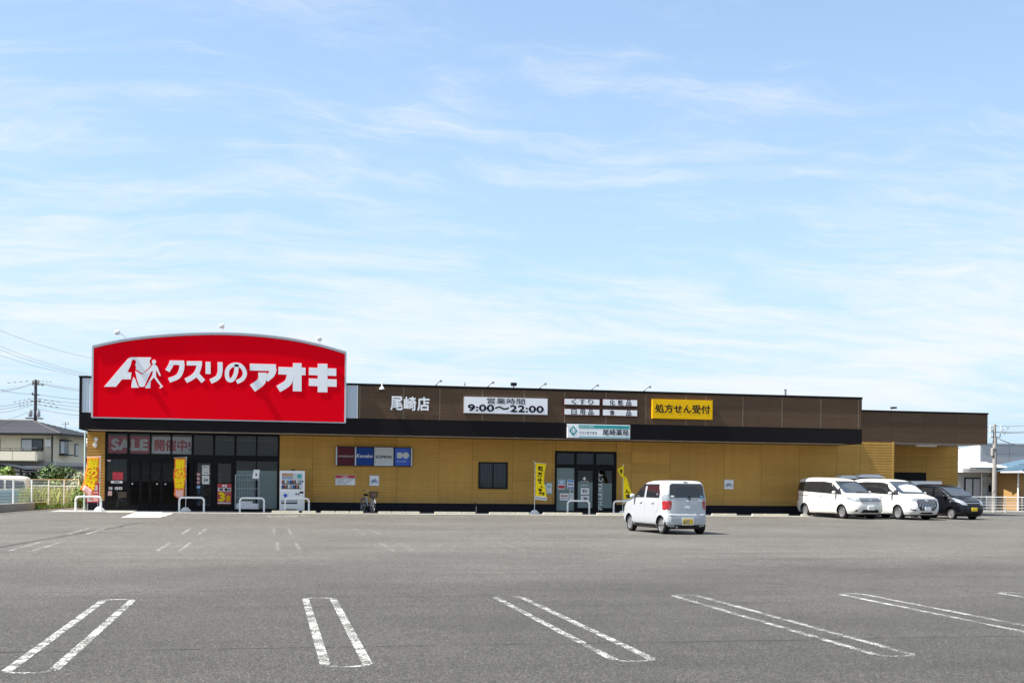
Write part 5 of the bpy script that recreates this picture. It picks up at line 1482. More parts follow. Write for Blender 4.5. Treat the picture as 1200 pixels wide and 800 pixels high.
def van_feats(paint, style):
    f = [
        ('LR', 'front_door', [(1.05, .36), (1.02, 1.10), (.86, 1.20), (.48, 1.66), (.02, 1.69), (.02, .36)], .004, paint, {'key': 'fd', 'd': .012, 'r': .06}),
        ('LR', 'sliding_door', [(.0, .36), (.0, 1.69), (-1.05, 1.69), (-1.05, .72), (-1.0, .36)], .004, paint, {'key': 'sd', 'd': .012, 'r': .06}),
        ('LR', 'window_band', [(1.40, 1.09), (.52, 1.62), (.0, 1.67), (-1.04, 1.68), (-2.03, 1.63), (-2.10, 1.50), (-2.07, 1.245), (-1.0, 1.185)], .009, 'trim_dark', {'r': .04, 'd': .01}),
        ('LR', 'window', [(.96, 1.13), (.50, 1.60), (.03, 1.65), (.03, 1.15)], .015, 'car_glass', {'par': 'fd'}),
        ('LR', 'window', [(1.34, 1.11), (1.02, 1.42), (1.00, 1.13)], .014, 'car_glass', {'r': .02}),
        ('LR', 'window', [(-.03, 1.17), (-.03, 1.655), (-1.02, 1.665), (-1.02, 1.20)], .015, 'car_glass', {'par': 'sd'}),
        ('LR', 'window', [(-1.07, 1.215), (-1.07, 1.665), (-2.00, 1.615), (-2.06, 1.50), (-2.03, 1.27)], .015, 'car_glass', {'r': .06}),
        ('LR', 'door_handle', [(.10, 1.00), (.30, 1.00), (.30, 1.045), (.10, 1.045)], .03, paint, {'par': 'fd', 'r': .02}),
        ('LR', 'door_handle', [(-.26, 1.00), (-.06, 1.00), (-.06, 1.045), (-.26, 1.045)], .03, paint, {'par': 'sd', 'r': .02}),
        ('LR', 'slide_rail', [(-1.10, 1.02), (-1.10, 1.045), (-2.28, 1.05), (-2.28, 1.02)], .004, 'trim_dark', {'r': .008}),
        ('LR', 'side_sill', [(1.0, .235), (1.0, .33), (-1.02, .33), (-1.02, .235)], .014, paint, {'r': .02}),
        ('F', 'windscreen', [(-.70, 1.175), (.70, 1.175), (.66, 1.40), (.60, 1.70), (-.60, 1.70), (-.66, 1.40)], .035, 'car_glass_blue', {'r': .06, 'd': .01}),
        ('F', 'number_plate', [(-.165, .42), (.165, .42), (.165, .585), (-.165, .585)], .05, 'plate_white', {'r': .012}),
        ('B', 'rear_window', [(-.62, 1.18), (.62, 1.18), (.56, 1.66), (-.56, 1.66)], .012, 'car_glass', {'r': .05}),
        ('B', 'tail_lamp', [(.66, .75), (.82, .75), (.76, 1.5), (.66, 1.5)], .012, 'lamp_red', {'mir': 1}),
    ]
    if style == 'slat':
        f += [('F', 'headlamp', [(.50, .80), (.74, .80), (.835, .88), (.83, .99), (.72, .97), (.52, .92)], .016, 'lamp_clear', {'mir': 1, 'r': .03}),
              ('F', 'grille', [(-.50, .77), (.50, .77), (.52, .965), (-.52, .965)], .012, 'trim_dark', {'r': .02, 'key': 'gr'}),
              ('F', 'lower_intake', [(-.48, .30), (.48, .30), (.40, .44), (-.40, .44)], .012, 'trim_dark', {'r': .04}),
              ('F', 'fog_lamp', [(.64, .36), (.72, .36), (.72, .43), (.64, .43)], .012, 'trim_dark', {'mir': 1}),
              ('F', 'emblem', [(-.06, .825), (.06, .825), (.06, .91), (-.06, .91)], .035, 'chrome', {'r': .04})]
        f += [('F', 'grille_bar', [(-.50, z), (.50, z), (.505, z + .028), (-.505, z + .028)], .026, 'chrome', {'r': .01}) for z in (.77, .83, .89, .94)]
    else:
        f += [('F', 'headlamp', [(.46, .86), (.70, .84), (.84, .94), (.825, 1.03), (.70, 1.0), (.50, .95)], .016, 'lamp_clear', {'mir': 1, 'r': .03}),
              ('F', 'grille', [(-.36, .42), (.36, .42), (.50, .60), (.56, .93), (-.56, .93), (-.50, .60)], .014, 'trim_dark', {'r': .03}),
              ('F', 'grille_frame', [(-.57, .92), (.57, .92), (.58, .955), (-.58, .955)], .03, 'chrome', {'r': .01}),
              ('F', 'fog_lamp', [(.58, .40), (.76, .46), (.78, .50), (.60, .47)], .014, 'trim_dark', {'mir': 1, 'r': .02}),
              ('F', 'emblem', [(-.07, .83), (.07, .83), (.07, .92), (-.07, .92)], .04, 'chrome', {'r': .04}),
              ('F', 'lower_intake', [(-.34, .28), (.34, .28), (.32, .35), (-.32, .35)], .012, 'trim_dark', {'r': .03})]
        f += [('F', 'grille_bar', [(x, .60 if abs(x) > .36 else .44), (x + .022, .60 if abs(x) > .36 else .44), (x + .022, .91), (x, .91)], .026, 'chrome', {'r': .005}) for x in np.arange(-.48, .48, .08)]
    return f


def place(pf, pr_hint, ax_x, side, hd):
    """put a car so that its visible front wheel touches the photograph's spot; hd = heading"""
    x, y, z = GP(*pf)
    c, s = math.cos(hd), math.sin(hd)
    return (x - (ax_x * c - side * s), y - (ax_x * s + side * c), z)


hd1 = R(-90 + 9)
l1 = place((986.5, 607.3), None, 1.40, -.82, hd1)
t, body, surf, patch = car('parked_minivan', 'white minivan with chrome slatted grille, leftmost of the cars parked nose out', 'minivan', (l1[0], l1[1], .055), hd1, VAN, 'car_pearl', (1.40, -1.46), .82, .315, .2, van_feats('car_pearl', 'slat'), 6.5, 7)
mirror(t, .98, .96, 1.17, 'car_pearl'); mirror(t, .98, -.96, 1.17, 'car_pearl')
MB().box(-2.1, 2.1, -.62, .62, .19, .225).build('underbody', 'trim_dark', t)
MB().tube([(1.50, .5, 1.19), (1.47, -.1, 1.22)], .012, 5).build('wiper', 'trim_dark', t)
hd2 = R(-90 + 9)
l2 = place((1052, 608.3), None, 1.36, -.82, hd2)
VAN2 = [(z * .985, xf * .985, xr * .985, w * .985) for z, xf, xr, w in VAN]
t, body, surf, patch = car('parked_minivan', 'white minivan with tall dark grille and sunshade, between the slatted van and black car', 'minivan', (l2[0], l2[1], .055), hd2, VAN2, 'car_white', (1.36, -1.45), .82, .32, .2, van_feats('car_white', 'tall'), 6.5, 10)
mirror(t, .98, .95, 1.16, 'car_white'); mirror(t, .98, -.95, 1.16, 'car_white')
MB().box(-2.1, 2.1, -.62, .62, .19, .225).build('underbody', 'trim_dark', t)
patch('F', [(-.50, 1.26), (.52, 1.24), (.48, 1.52), (.1, 1.58), (-.46, 1.50)], .048, 'sun_shade', 'lightgrey_metal', t, .06, .0)
# --- black kei car
KB = [(.20, 1.45, -1.50, .64), (.24, 1.60, -1.64, .69), (.35, 1.67, -1.69, .73), (.50, 1.69, -1.70, .7375), (.68, 1.66, -1.69, .7375), (.80, 1.58, -1.67, .735), (.88, 1.46, -1.66, .732), (.95, 1.28, -1.65, .73), (1.02, 1.08, -1.645, .724), (1.08, .95, -1.64, .718), (1.30, .58, -1.60, .69), (1.45, .28, -1.56, .655), (1.53, .05, -1.52, .615), (1.58, -.25, -1.42, .54), (1.605, -.5, -1.2, .42), (1.61, -.7, -1.0, .3)]
fb = [
    ('LR', 'front_door', [(.72, .32), (.72, 1.0), (.42, 1.40), (-.08, 1.49), (-.08, .32)], .004, 'car_black', {'key': 'fd', 'd': .012, 'r': .05}),
    ('LR', 'rear_door', [(-.10, .32), (-.10, 1.49), (-1.02, 1.47), (-1.14, 1.2), (-1.08, .72), (-.95, .5), (-.9, .32)], .004, 'car_black', {'key': 'rd', 'd': .012, 'r': .05}),
    ('LR', 'window', [(.52, 1.05), (.30, 1.38), (-.03, 1.44), (-.03, 1.05)], .010, 'car_glass', {'par': 'fd'}),
    ('LR', 'window', [(.80, 1.03), (.56, 1.30), (.56, 1.04)], .008, 'car_glass', {'r': .015}),
    ('LR', 'window', [(-.16, 1.05), (-.16, 1.44), (-.92, 1.43), (-1.0, 1.2), (-.98, 1.07)], .010, 'car_glass', {'par': 'rd'}),
    ('LR', 'door_handle', [(.04, .90), (.20, .90), (.20, .94), (.04, .94)], .03, 'chrome', {'par': 'fd', 'r': .02}),
    ('LR', 'side_marker', [(.94, .80), (1.02, .80), (1.02, .84), (.94, .84)], .012, 'lamp_clear', {'r': .015}),
    ('F', 'windscreen', [(-.60, 1.08), (.60, 1.08), (.54, 1.48), (-.54, 1.48)], .035, 'car_glass_blue', {'r': .06, 'd': .01}),
    ('F', 'headlamp', [(.38, .66), (.62, .68), (.725, .84), (.72, 1.0), (.64, .97), (.46, .80)], .018, 'lamp_clear', {'mir': 1, 'r': .04}),
    ('F', 'grille', [(-.36, .66), (.36, .66), (.42, .76), (-.42, .76)], .014, 'trim_dark', {'r': .02}),
    ('F', 'grille_bar', [(-.42, .745), (.42, .745), (.43, .775), (-.43, .775)], .026, 'chrome', {'r': .01}),
    ('F', 'number_plate', [(-.165, .40), (.165, .40), (.165, .565), (-.165, .565)], .03, 'plate_yellow', {'r': .012}),
    ('F', 'lower_intake', [(-.5, .27), (.5, .27), (.46, .37), (-.46, .37)], .012, 'trim_dark', {'r': .03}),
    ('B', 'rear_window', [(-.55, 1.05), (.55, 1.05), (.5, 1.48), (-.5, 1.48)], .012, 'car_glass', {'r': .05}),
    ('B', 'tail_lamp', [(.6, .75), (.71, .75), (.69, 1.1), (.6, 1.1)], .012, 'lamp_red', {'mir': 1}),
]
hd3 = R(-90 + 13)
l3 = place((1114, 608.2), None, .97, -.70, hd3)
t, body, surf, patch = car('parked_compact', 'black compact car with yellow plate, rightmost of the cars parked nose out', 'car', (l3[0], l3[1], .055), hd3, KB, 'car_black', (.97, -1.44), .68, .27, .155, fb, 7.5, 7)
mirror(t, .66, .80, 1.05, 'car_black'); mirror(t, .66, -.80, 1.05, 'car_black')
MB().box(-1.5, 1.5, -.55, .55, .16, .205).build('underbody', 'trim_dark', t)
# seats glimpsed as pale headrests behind the screen are part of the glass reflections; the dashboard strip:
# --- silver car behind the black one, white box van
sx, sy = XZ(1132, 580, 3.2)[0], 3.2
kfs = [fdef for fdef in fb if fdef[1] not in ('number_plate', 'headlamp')]
kfs = [(a, b, c, d, ('car_silver_white' if m_ == 'car_black' else m_), *r_) for a, b, c, d, m_, *r_ in kfs]
kfs.append(('F', 'headlamp', [(.45, .70), (.70, .72), (.70, .92), (.5, .84)], .018, 'lamp_clear', {'mir': 1}))
t, body, surf, patch = car('parked_compact', 'silver compact car mostly hidden behind the black compact', 'car', (sx - .55, sy + .9, .09), R(-90 + 4), [(z * 1.03, a, b, c) for z, a, b, c in KB], 'car_silver_white', (.97, -1.44), .68, .27, .155, kfs, 7.5, 7)
mirror(t, .66, .80, 1.08, 'car_silver_white'); mirror(t, .66, -.80, 1.08, 'car_silver_white')
xa, za = XZ(1072, 563.2, 1.2); xb = XZ(1104, 563.2, 1.2)[0]
t = thing('box_truck', 'small white box truck parked in the recess behind the black compact', 'truck', (xa - .2, 1.2, .09))
wv = xb - xa + .2; hv = za - .09
rbox(0, wv, 0, 1.9, .55, hv, .03).build('cargo_box', 'white', t, True)
MB().box(.05, wv - .05, .1, 1.8, .38, .545).build('chassis', 'trim_dark', t)
for xx in (.25, wv - .25):
    for yy in (.3, 1.6): wq_ = MB().lathe([(.18, -.08), (.28, -.08), (.28, .08), (.18, .08)], (xx, yy, .28), 'x', 20).build('wheel', 'rubber', t, 40); MB().lathe([(.17, -.06), (.17, .06)], (xx, yy, .28), 'x', 14).build('rim', 'alloy', wq_)
rbox(.05, wv - .05, 1.95, 3.1, .40, 1.72, .12, 3).build('cab', 'white', t, True)
for xx in (.03, wv - .07): MB().box(xx, xx + .04, 2.2, 2.9, 1.1, 1.55).build('window', 'car_glass', t)
MB().box(.15, wv - .15, 3.09, 3.115, 1.1, 1.58).build('windscreen', 'car_glass', t)

# --- two tone van behind the left fence
KV = [(.22, 1.45, -1.50, .62), (.26, 1.62, -1.66, .68), (.40, 1.68, -1.69, .72), (.60, 1.69, -1.695, .735), (.85, 1.68, -1.69, .735), (.95, 1.64, -1.685, .733), (1.05, 1.48, -1.68, .728), (1.12, 1.36, -1.675, .722), (1.45, 1.12, -1.64, .685), (1.65, .95, -1.60, .65), (1.76, .78, -1.54, .60), (1.83, .4, -1.4, .48), (1.86, 0, -1.0, .3)]
fv = [
    ('LR', 'lower_panel', [(1.5, .36), (1.55, 1.06), (-1.36, 1.08), (-1.36, .72), (-1.1, .36)], .005, 'car_blue', {'r': .04, 'd': .01}),
    ('LR', 'window', [(1.15, 1.16), (.98, 1.60), (.36, 1.62), (.36, 1.16)], .010, 'car_glass', {}),
    ('LR', 'window', [(.28, 1.16), (.28, 1.62), (-.60, 1.62), (-.60, 1.16)], .010, 'car_glass', {}),
    ('LR', 'window', [(-.68, 1.16), (-.68, 1.62), (-1.42, 1.58), (-1.48, 1.18)], .010, 'car_glass', {}),
    ('LR', 'tail_lamp', [(-1.50, .86), (-1.62, .86), (-1.61, 1.02), (-1.50, 1.02)], .010, 'lamp_red', {}),
    ('B', 'tail_lamp', [(.58, .84), (.71, .84), (.71, 1.04), (.58, 1.04)], .012, 'lamp_red', {'mir': 1}),
    ('B', 'rear_window', [(-.56, 1.14), (.56, 1.14), (.52, 1.62), (-.52, 1.62)], .012, 'car_glass', {'r': .05}),
    ('B', 'badge', [(-.05, .80), (.30, .80), (.30, .94), (-.05, .94)], .012, 'tan', {'r': .04}),
    ('F', 'windscreen', [(-.62, 1.14), (.62, 1.14), (.56, 1.64), (-.56, 1.64)], .03, 'car_glass', {'r': .05}),
    ('F', 'headlamp', [(.4, .7), (.66, .7), (.66, .92), (.4, .92)], .02, 'lamp_clear', {'mir': 1, 'r': .1}),
    ('LR', 'door_handle', [(-.30, 1.0), (-.14, 1.0), (-.14, 1.04), (-.30, 1.04)], .03, 'chrome', {'r': .02}),
]
xv, zv = XZ(12.5, 597, 1.3)
t, body, surf, patch = car('parked_van', 'cream and pale blue two tone van behind the left fence', 'van', (xv - .95, 1.95, .03), R(184), [(z * .82, a, b, c) for z, a, b, c in KV], 'car_cream', (1.05, -1.32), .675, .28, .16, [(f_[0], f_[1], [(p, z * .82) for p, z in f_[2]], *f_[3:]) for f_ in fv], 9, 5, hub='car_cream')

# ------------------------------------------------------------------ plants
def foliage(blobs, n, size, flat=.5):
    """many small leaf quads spread through ellipsoids; returns an MB"""
    mb = MB(); vs = []; fs = []
    wt = np.array([b[3] * b[4] * b[5] for b in blobs]) ** .67; wt = wt / wt.sum()
    for bi, b in enumerate(blobs):
        k = max(8, int(n * wt[bi]))
        d = rng.normal(size=(k, 3)); d /= np.linalg.norm(d, axis=1)[:, None]
        r = rng.uniform(.45, 1.05, k) ** .6
        c = np.array(b[:3]) + d * r[:, None] * np.array(b[3:6])
        nrm = d + rng.normal(size=(k, 3)) * .6; nrm /= np.linalg.norm(nrm, axis=1)[:, None]
        a = np.cross(nrm, rng.normal(size=(k, 3))); a /= np.linalg.norm(a, axis=1)[:, None]; bb = np.cross(nrm, a)
        s = size * rng.uniform(.6, 1.4, k)
        for i in range(k):
            if c[i][2] < .02: continue
            o = len(vs); p, q1, q2 = c[i], a[i] * s[i], bb[i] * s[i] * flat
            vs += [p - q1, p - q2 * .9, p + q1, p + q2 * .9]; fs.append((o, o + 1, o + 2, o + 3))
    mb.add(vs, fs); return mb


def shrub(name, lb, cat, loc, blobs, n, size, m_, flat=.5, group=None, stem=True):
    t = thing(name, lb, cat, loc, 0, group)
    foliage(blobs, n, size, flat).build('foliage', m_, t)
    if stem:
        mb = MB()
        for b in blobs: mb.tube([(b[0] * .3, b[1] * .3, 0), (b[0] * .7, b[1] * .7, b[2] * .6), (b[0], b[1], b[2])], [.05, .035, .015], 6)
        mb.build('stem', 'bark', t)
    return t


def XY(px_, Y): return XZ(px_, 570, Y)[0]


# left boundary: low wall, soil strip, fence
P0 = np.array([XZ(0, 590, -4.3)[0] - .25, -4.3]); P1 = np.array([XZ(92, 590, 6.5)[0], 6.5])
fd = (P1 - P0); FL = np.linalg.norm(fd); fd = fd / FL; fn_ = np.array([-fd[1], fd[0]])
Pw = P0 - fd * 6


def strip(name, a, b, off0, off1, z0, z1, m_, kind=None, label=None, cat=None):
    pts = [a + fn_ * off0, b + fn_ * off0, b + fn_ * off1, a + fn_ * off1]
    o = MB().prism_z([tuple(p) for p in pts], z0, z1).build(name, m_)
    if kind: o['kind'] = kind
    if label: tag(o, label, cat)
    return o


strip('low_wall', Pw, P0 + fd * 4.6, -.06, .10, -.05, .40, 'concrete_grey', None, 'low grey concrete block wall under the left fence', 'wall')
sl_ = MB().prism_z([tuple(P0 + fd * 4.6 + fn_ * -.25), tuple(P1 + fd * 3 - fn_ * .25), tuple(P1 + fd * 3 + fn_ * 2.2), tuple(P0 + fd * 4.6 + fn_ * 2.2)], -.02, .13).build('soil_bed', 'soil'); sl_['kind'] = 'structure'
fence = thing('mesh_fence', 'white mesh fence with square posts along the left lot edge', 'fence')
NP = 6
fz = lambda s: (.36 if s < 4.7 else .12)
for i in range(-2, NP):
    s_ = FL * i / (NP - 1); p = P0 + fd * s_; zb_ = fz(s_) - .05; zt_ = 1.42 - .05 * i / NP
    MB().tube([(p[0], p[1], zb_), (p[0], p[1], zt_)], .036, 8).build('post', 'white_paint_metal', fence, True)
for i in range(-2, NP - 1):
    s0, s1 = FL * i / (NP - 1), FL * (i + 1) / (NP - 1)
    a, b = P0 + fd * s0, P0 + fd * s1; z0 = max(fz(s0), fz(s1)) + .05; zt_ = 1.40
    MB().tube([(a[0], a[1], zt_), (b[0], b[1], zt_)], .022, 6).build('rail', 'white_paint_metal', fence); MB().tube([(a[0], a[1], z0), (b[0], b[1], z0)], .016, 6).build('rail', 'white_paint_metal', fence)
    mb = MB()
    for k in range(1, 20):
        p = a + (b - a) * k / 20; mb.tube([(p[0], p[1], z0), (p[0], p[1], zt_)], .003, 3, cap=False)
    for k in range(1, 8):
        zz = z0 + (zt_ - z0) * k / 8; mb.tube([(a[0], a[1], zz), (b[0], b[1], zz)], .003, 3, cap=False)
    o = mb.build('wire_panel', 'white_paint_metal', fence); o['kind'] = 'stuff'
# second, lower fence further back
fe2 = thing('mesh_fence', 'lower white mesh fence further back behind the yellow weeds', 'fence')
YA = 9.5
for p_ in (35, 49, 64, 79, 91, 103):
    x = XY(p_, YA); MB().tube([(x, YA, 0), (x, YA, XZ(60, 569, YA)[1])], .03, 6).build('post', 'white_paint_metal', fe2)
xa, xb, zt_ = XY(33, YA), XY(103, YA), XZ(60, 569, YA)[1]
for zz in (zt_, .25): MB().tube([(xa, YA, zz), (xb, YA, zz)], .02, 6).build('rail', 'white_paint_metal', fe2)
mb = MB()
for k in range(60): x = xa + (xb - xa) * k / 59; mb.tube([(x, YA, .25), (x, YA, zt_)], .0045, 3, cap=False)
o = mb.build('wire_panel', 'white_paint_metal', fe2); o['kind'] = 'stuff'


# weeds and grass
def blades(pts, h, w, m_, name):
    mb = MB(); vs = []; fs = []
    for (x, y) in pts:
        a = random.uniform(0, 6.28); hh = h * random.uniform(.4, 1.15); lean = random.uniform(.05, .45) * hh; b = random.uniform(0, 6.28); z = gz(y)
        dx, dy = math.cos(a) * w, math.sin(a) * w; lx, ly = math.cos(b) * lean, math.sin(b) * lean; o = len(vs)
        vs += [(x - dx, y - dy, z), (x + dx, y + dy, z), (x + dx * .7 + lx * .4, y + dy * .7 + ly * .4, z + hh * .6), (x - dx * .7 + lx * .4, y - dy * .7 + ly * .4, z + hh * .6), (x + lx, y + ly, z + hh)]
        fs += [(o, o + 1, o + 2, o + 3), (o + 3, o + 2, o + 4)]
    o = mb.add(vs, fs).build(name, m_); o['kind'] = 'stuff'; return o


pts = []
for _ in range(2600):
    s_ = random.uniform(4.0, FL + 2.5); o_ = random.uniform(.15, min(3.2, .3 + max(0, s_ - 4.6) * .7)); p = P0 + fd * s_ + fn_ * o_; pts.append((p[0], p[1]))
blades(pts, .95, .020, 'leaf_yellow', 'tall_weeds')
pts = []
for _ in range(1200):
    s_ = random.uniform(4.5, FL + 2.2); o_ = random.uniform(-.25, .25); p = P0 + fd * s_ + fn_ * o_; pts.append((p[0], p[1]))
blades(pts, .26, .015, 'leaf_light', 'verge_grass')
for p_, Yq, h_, lb in ((45, 4, 1.0, 'yellow green weed clump at the left of the fence strip'), (59, 5, 1.05, 'yellow green weed clump in the middle of the fence strip'), (70, 6, .9, 'yellow green weed clump at the right of the fence strip')):
    shrub('weed_clump', lb, 'weeds', (XY(p_, Yq), Yq, .1), [(0, 0, h_ * .45, .55, .4, h_ * .5), (.4, .2, h_ * .35, .4, .35, h_ * .4)], 900, .05, 'leaf_yellow', .3, 'weeds behind the left fence')
shrub('shrub', 'bright green shrub between fence end and shop corner', 'shrub', (XY(93.5, 3.5), 3.5, .1), [(0, 0, .45, .42, .4, .45), (.1, .1, .8, .3, .3, .3)], 1100, .055, 'leaf_light', .45)
shrub('shrub', 'pale silvery shrub beside the shop corner', 'shrub', (XY(91, 14), 14, .1), [(0, 0, .8, .45, .45, .7), (.1, 0, 1.3, .35, .35, .4)], 1400, .075, 'leaf_pale', .5)
for p_, Yq, lb, bl, m_ in (
    (56, 22, 'rounded dark green bush before the house, left one', [(0, 0, 1.0, 1.1, 1.0, 1.0), (.3, 0, 1.6, .8, .7, .65), (-.9, 0, .9, .7, .8, .85)], 'leaf'),
    (75, 23, 'rounded dark green bush before the house, right one', [(0, 0, .9, 1.0, .9, .9), (.2, 0, 1.5, .7, .7, .6), (.8, 0, .8, .6, .6, .8)], 'leaf'),
    (65, 20, 'low light green bush between the two dark bushes', [(0, 0, .6, .6, .6, .6), (.3, 0, .9, .4, .4, .35)], 'leaf_light'),
    (4, 15, 'light green flowering bush at far left behind the van', [(0, 0, 1.1, .7, .7, .8), (.2, 0, 1.6, .4, .4, .4)], 'leaf_light'),
    (84, 19, 'small dark bush at the fence corner by the shop', [(0, 0, .8, .55, .5, .9)], 'leaf_dark')):
    shrub('bush', lb, 'bush', (XY(p_, Yq), Yq, .05), bl, 2600, .10, m_, .55, 'bushes before the left house')
hedge = shrub('hedge', 'dark hedge row behind the left fence', 'hedge', (XY(62, 17), 17, .05), [(-3 + i * .9, 0, .55, .7, .5, .65) for i in range(7)], 3500, .08, 'leaf_dark', .5)


# ------------------------------------------------------------------ houses on the left
def hip_roof(mb, x0, x1, y0, y1, ze, zr, inset, mi=0):
    """hip roof over a rectangle, ridge along x"""
    c = (y0 + y1) / 2
    vs = [(x0, y0, ze), (x1, y0, ze), (x1, y1, ze), (x0, y1, ze), (x0 + inset, c, zr), (x1 - inset, c, zr)]
    mb.add(vs, [(0, 1, 5, 4), (1, 2, 5), (2, 3, 4, 5), (3, 0, 4), (0, 3, 2, 1)], mi)


def tile_rows(parent, x0, x1, y0, y1, ze, zr, inset, n, m_, name='roof_course'):
    """stepped tile courses on the front and the right slope"""
    c = (y0 + y1) / 2; mb = MB()
    for k in range(n):
        t0, t1 = k / n, (k + 1) / n - .15 / n
        za, zb_ = ze + (zr - ze) * t0, ze + (zr - ze) * t1; e = .05
        A = (x0 + inset * t0, y0 + (c - y0) * t0); B = (x1 - inset * t0, A[1]); C = (x1 - inset * t1, y0 + (c - y0) * t1); D = (x0 + inset * t1, C[1])
        mb.add([(*A, za + e + .03), (*B, za + e + .03), (*C, zb_ + e), (*D, zb_ + e), (*A, za), (*B, za)], [(0, 1, 2, 3), (4, 5, 1, 0)])
        B2 = (x1 - inset * t0, y1 - (c - y0) * t0); C2 = (x1 - inset * t1, y1 - (c - y0) * t1)
        mb.add([(*B, za + e + .03), (*B2, za + e + .03), (*C2, zb_ + e), (*C, zb_ + e), (*B, za), (*B2, za)], [(0, 1, 2, 3), (4, 5, 1, 0)])
    return mb.build(name, m_, parent)


def house_left():
    Y = 48.0; rot = R(-14)
    cx_ = XZ(62, 560, Y)[0]; s = (Y + DIST) / F_PX
    t = thing('family_house', 'two storey cream house with dark hipped roof and balcony', 'house', (cx_, Y, 0), rot)
    # local: corner at origin, front wall runs to -x at y=0, right wall runs to +y
    W_, D_ = 14.0, 6.5
    ZZ = lambda py: XZ(62, py, Y)[1]
    ze = ZZ(508.5); zw = ze + .05
    MB().box(-W_, 0, 0, D_, ZZ(541), zw).build('upper_wall', 'house_cream', t)
    MB().box(-W_, 0, .05, D_, 0, ZZ(549)).build('lower_wall', 'house_cream', t)
    MB().box(-W_ - .2, .35, -1.2, D_ + .3, ZZ(549), ZZ(545.5)).build('lower_roof', 'roof_tile', t); MB().box(-W_, .05, -.02, D_ + .02, ZZ(545.5), ZZ(541)).build('string_course', 'house_grey', t)
    rf = MB(); hip_roof(rf, -W_ - .6, 1.0, -.9, D_ + .9, ze, ze + 1.2, 4.2); r_ = rf.build('roof', 'roof_tile', t)
    tile_rows(r_, -W_ - .6, 1.0, -.9, D_ + .9, ze, ze + 1.2, 4.2, 12, 'roof_tile')
    MB().box(-W_ - .62, 1.03, -.93, -.85, ze - .14, ze + .02).box(.95, 1.03, -.93, D_ + .9, ze - .14, ze + .02).build('gutter', 'trim_dark', r_)
    MB().tube([(-3.2, 3.25, ze + 1.24), (.95, -.85, ze + .06)], .07, 6).tube([(-W_ + 3.6, 3.25, ze + 1.24), (-3.2, 3.25, ze + 1.24)], .08, 6).build('ridge_tiles', 'pole_dark', r_)
    # balcony
    z0, z1 = ZZ(540.5), ZZ(529)
    MB().box(-W_, -.75, -1.3, -1.2, z0, z1).box(-.85, -.75, -1.2, 0, z0, z1).box(-W_, -.75, -1.2, 0, z0, z0 + .15).build('balcony', 'house_cream', t)
    for i in range(6):
        x = -.85 - i * 1.9; MB().box(x - 1.86, x - .02, -1.325, -1.3, z0 + .05, z1 - .03).build('balcony_panel', 'house_cream', t)
    MB().box(-W_, -.72, -1.33, -1.17, z1, z1 + .06).tube([(-W_, -1.25, ZZ(525.5)), (-.78, -1.25, ZZ(525.5)), (-.78, 0, ZZ(525.5))], .035, 6).build('railing', 'trim_dark', t)
    for i in range(9):
        x = -.78 - i * 1.1; MB().tube([(x, -1.25, z1), (x, -1.25, ZZ(525.5))], .02, 5).build('baluster', 'trim_dark', t)
    def win(x0, x1, za, zb_, face, pan=2):
        if face == 'f': bx_ = lambda a, b, c, d, e, f: MB().box(a, b, -e, -f, c, d)
        else: bx_ = lambda a, b, c, d, e, f: MB().box(f, e, a, b, c, d)
        w = bx_(x0, x1, za, zb_, .06, .0).build('window', 'frame_black', t)
        for k in range(pan):
            a = x0 + .06 + k * (x1 - x0 - .06) / pan; b = x0 + (k + 1) * (x1 - x0 - .06) / pan
            bx_(a, b, za + .07, zb_ - .07, .075, .061).build('pane', 'curtain' if k == 0 else 'window_glass', w)
    win(-2.65, -.82, ZZ(528.5) , ZZ(514.2), 'f'); win(-5.6, -4.4, ZZ(528.5), ZZ(514.2), 'f')
    win(.9, 1.05, ZZ(533), ZZ(518), 'f') if False else None
    win(1.2, 2.9, ZZ(531.5), ZZ(515), 'r', 2); win(4.2, 4.9, ZZ(533), ZZ(518), 'r', 1)
    MB().box(.0, .45, 1.1, 3.0, ZZ(533), ZZ(531.5)).box(.0, .35, 1.15, 2.95, ZZ(515.4), ZZ(514)).build('bay_sill', 'trim_dark', t)
    rbox(-.60, -.12, -.22, -.01, ZZ(523.5), ZZ(514.5), .04).build('outdoor_unit', 'off_white', t)
    MB().tube([(-.06, -.08, ZZ(541)), (-.06, -.08, ze - .05)], .05, 6).build('downpipe', 'trim_dark', t)
    return t


house_left()
Y = 62.0
cx_ = XZ(88, 560, Y)[0]; ZZ = lambda py: XZ(92, py, Y)[1]
t = thing('tiled_house', 'small house with pale patterned tiled roof behind shop corner', 'house', (cx_, Y, 0))
MB().box(-.5, 5, 0, 5, 0, ZZ(522)).build('wall', 'house_grey', t)
rf = MB(); hip_roof(rf, -1.1, 5.6, -.6, 5.6, ZZ(523), ZZ(509), 1.5); r_ = rf.build('roof', 'roof_white', t); tile_rows(r_, -1.1, 5.6, -.6, 5.6, ZZ(523), ZZ(509), 1.5, 7, 'roof_white')
MB().box(-.9, 5.4, -.5, .0, ZZ(512), ZZ(509)).build('ridge_band', 'roof_tile', r_)
rf = MB(); rf.add([(-1.1, -1.2, ZZ(550)), (5, -1.2, ZZ(550)), (5, -.01, ZZ(541)), (-1.1, -.01, ZZ(541)), (-1.1, -1.2, ZZ(551.5)), (5, -1.2, ZZ(551.5)), (5, -.01, ZZ(551.5)), (-1.1, -.01, ZZ(551.5))], [(0, 1, 2, 3), (4, 7, 6, 5), (0, 4, 5, 1), (1, 5, 6, 2), (2, 6, 7, 3), (3, 7, 4, 0)]); rf.build('lower_roof', 'roof_white', t)
w = MB().box(.25, 1.1, -.06, 0, ZZ(540), ZZ(527)).build('window', 'frame_black', t); MB().box(.32, 1.03, -.08, -.061, ZZ(539.3), ZZ(527.7)).build('pane', 'curtain', w)
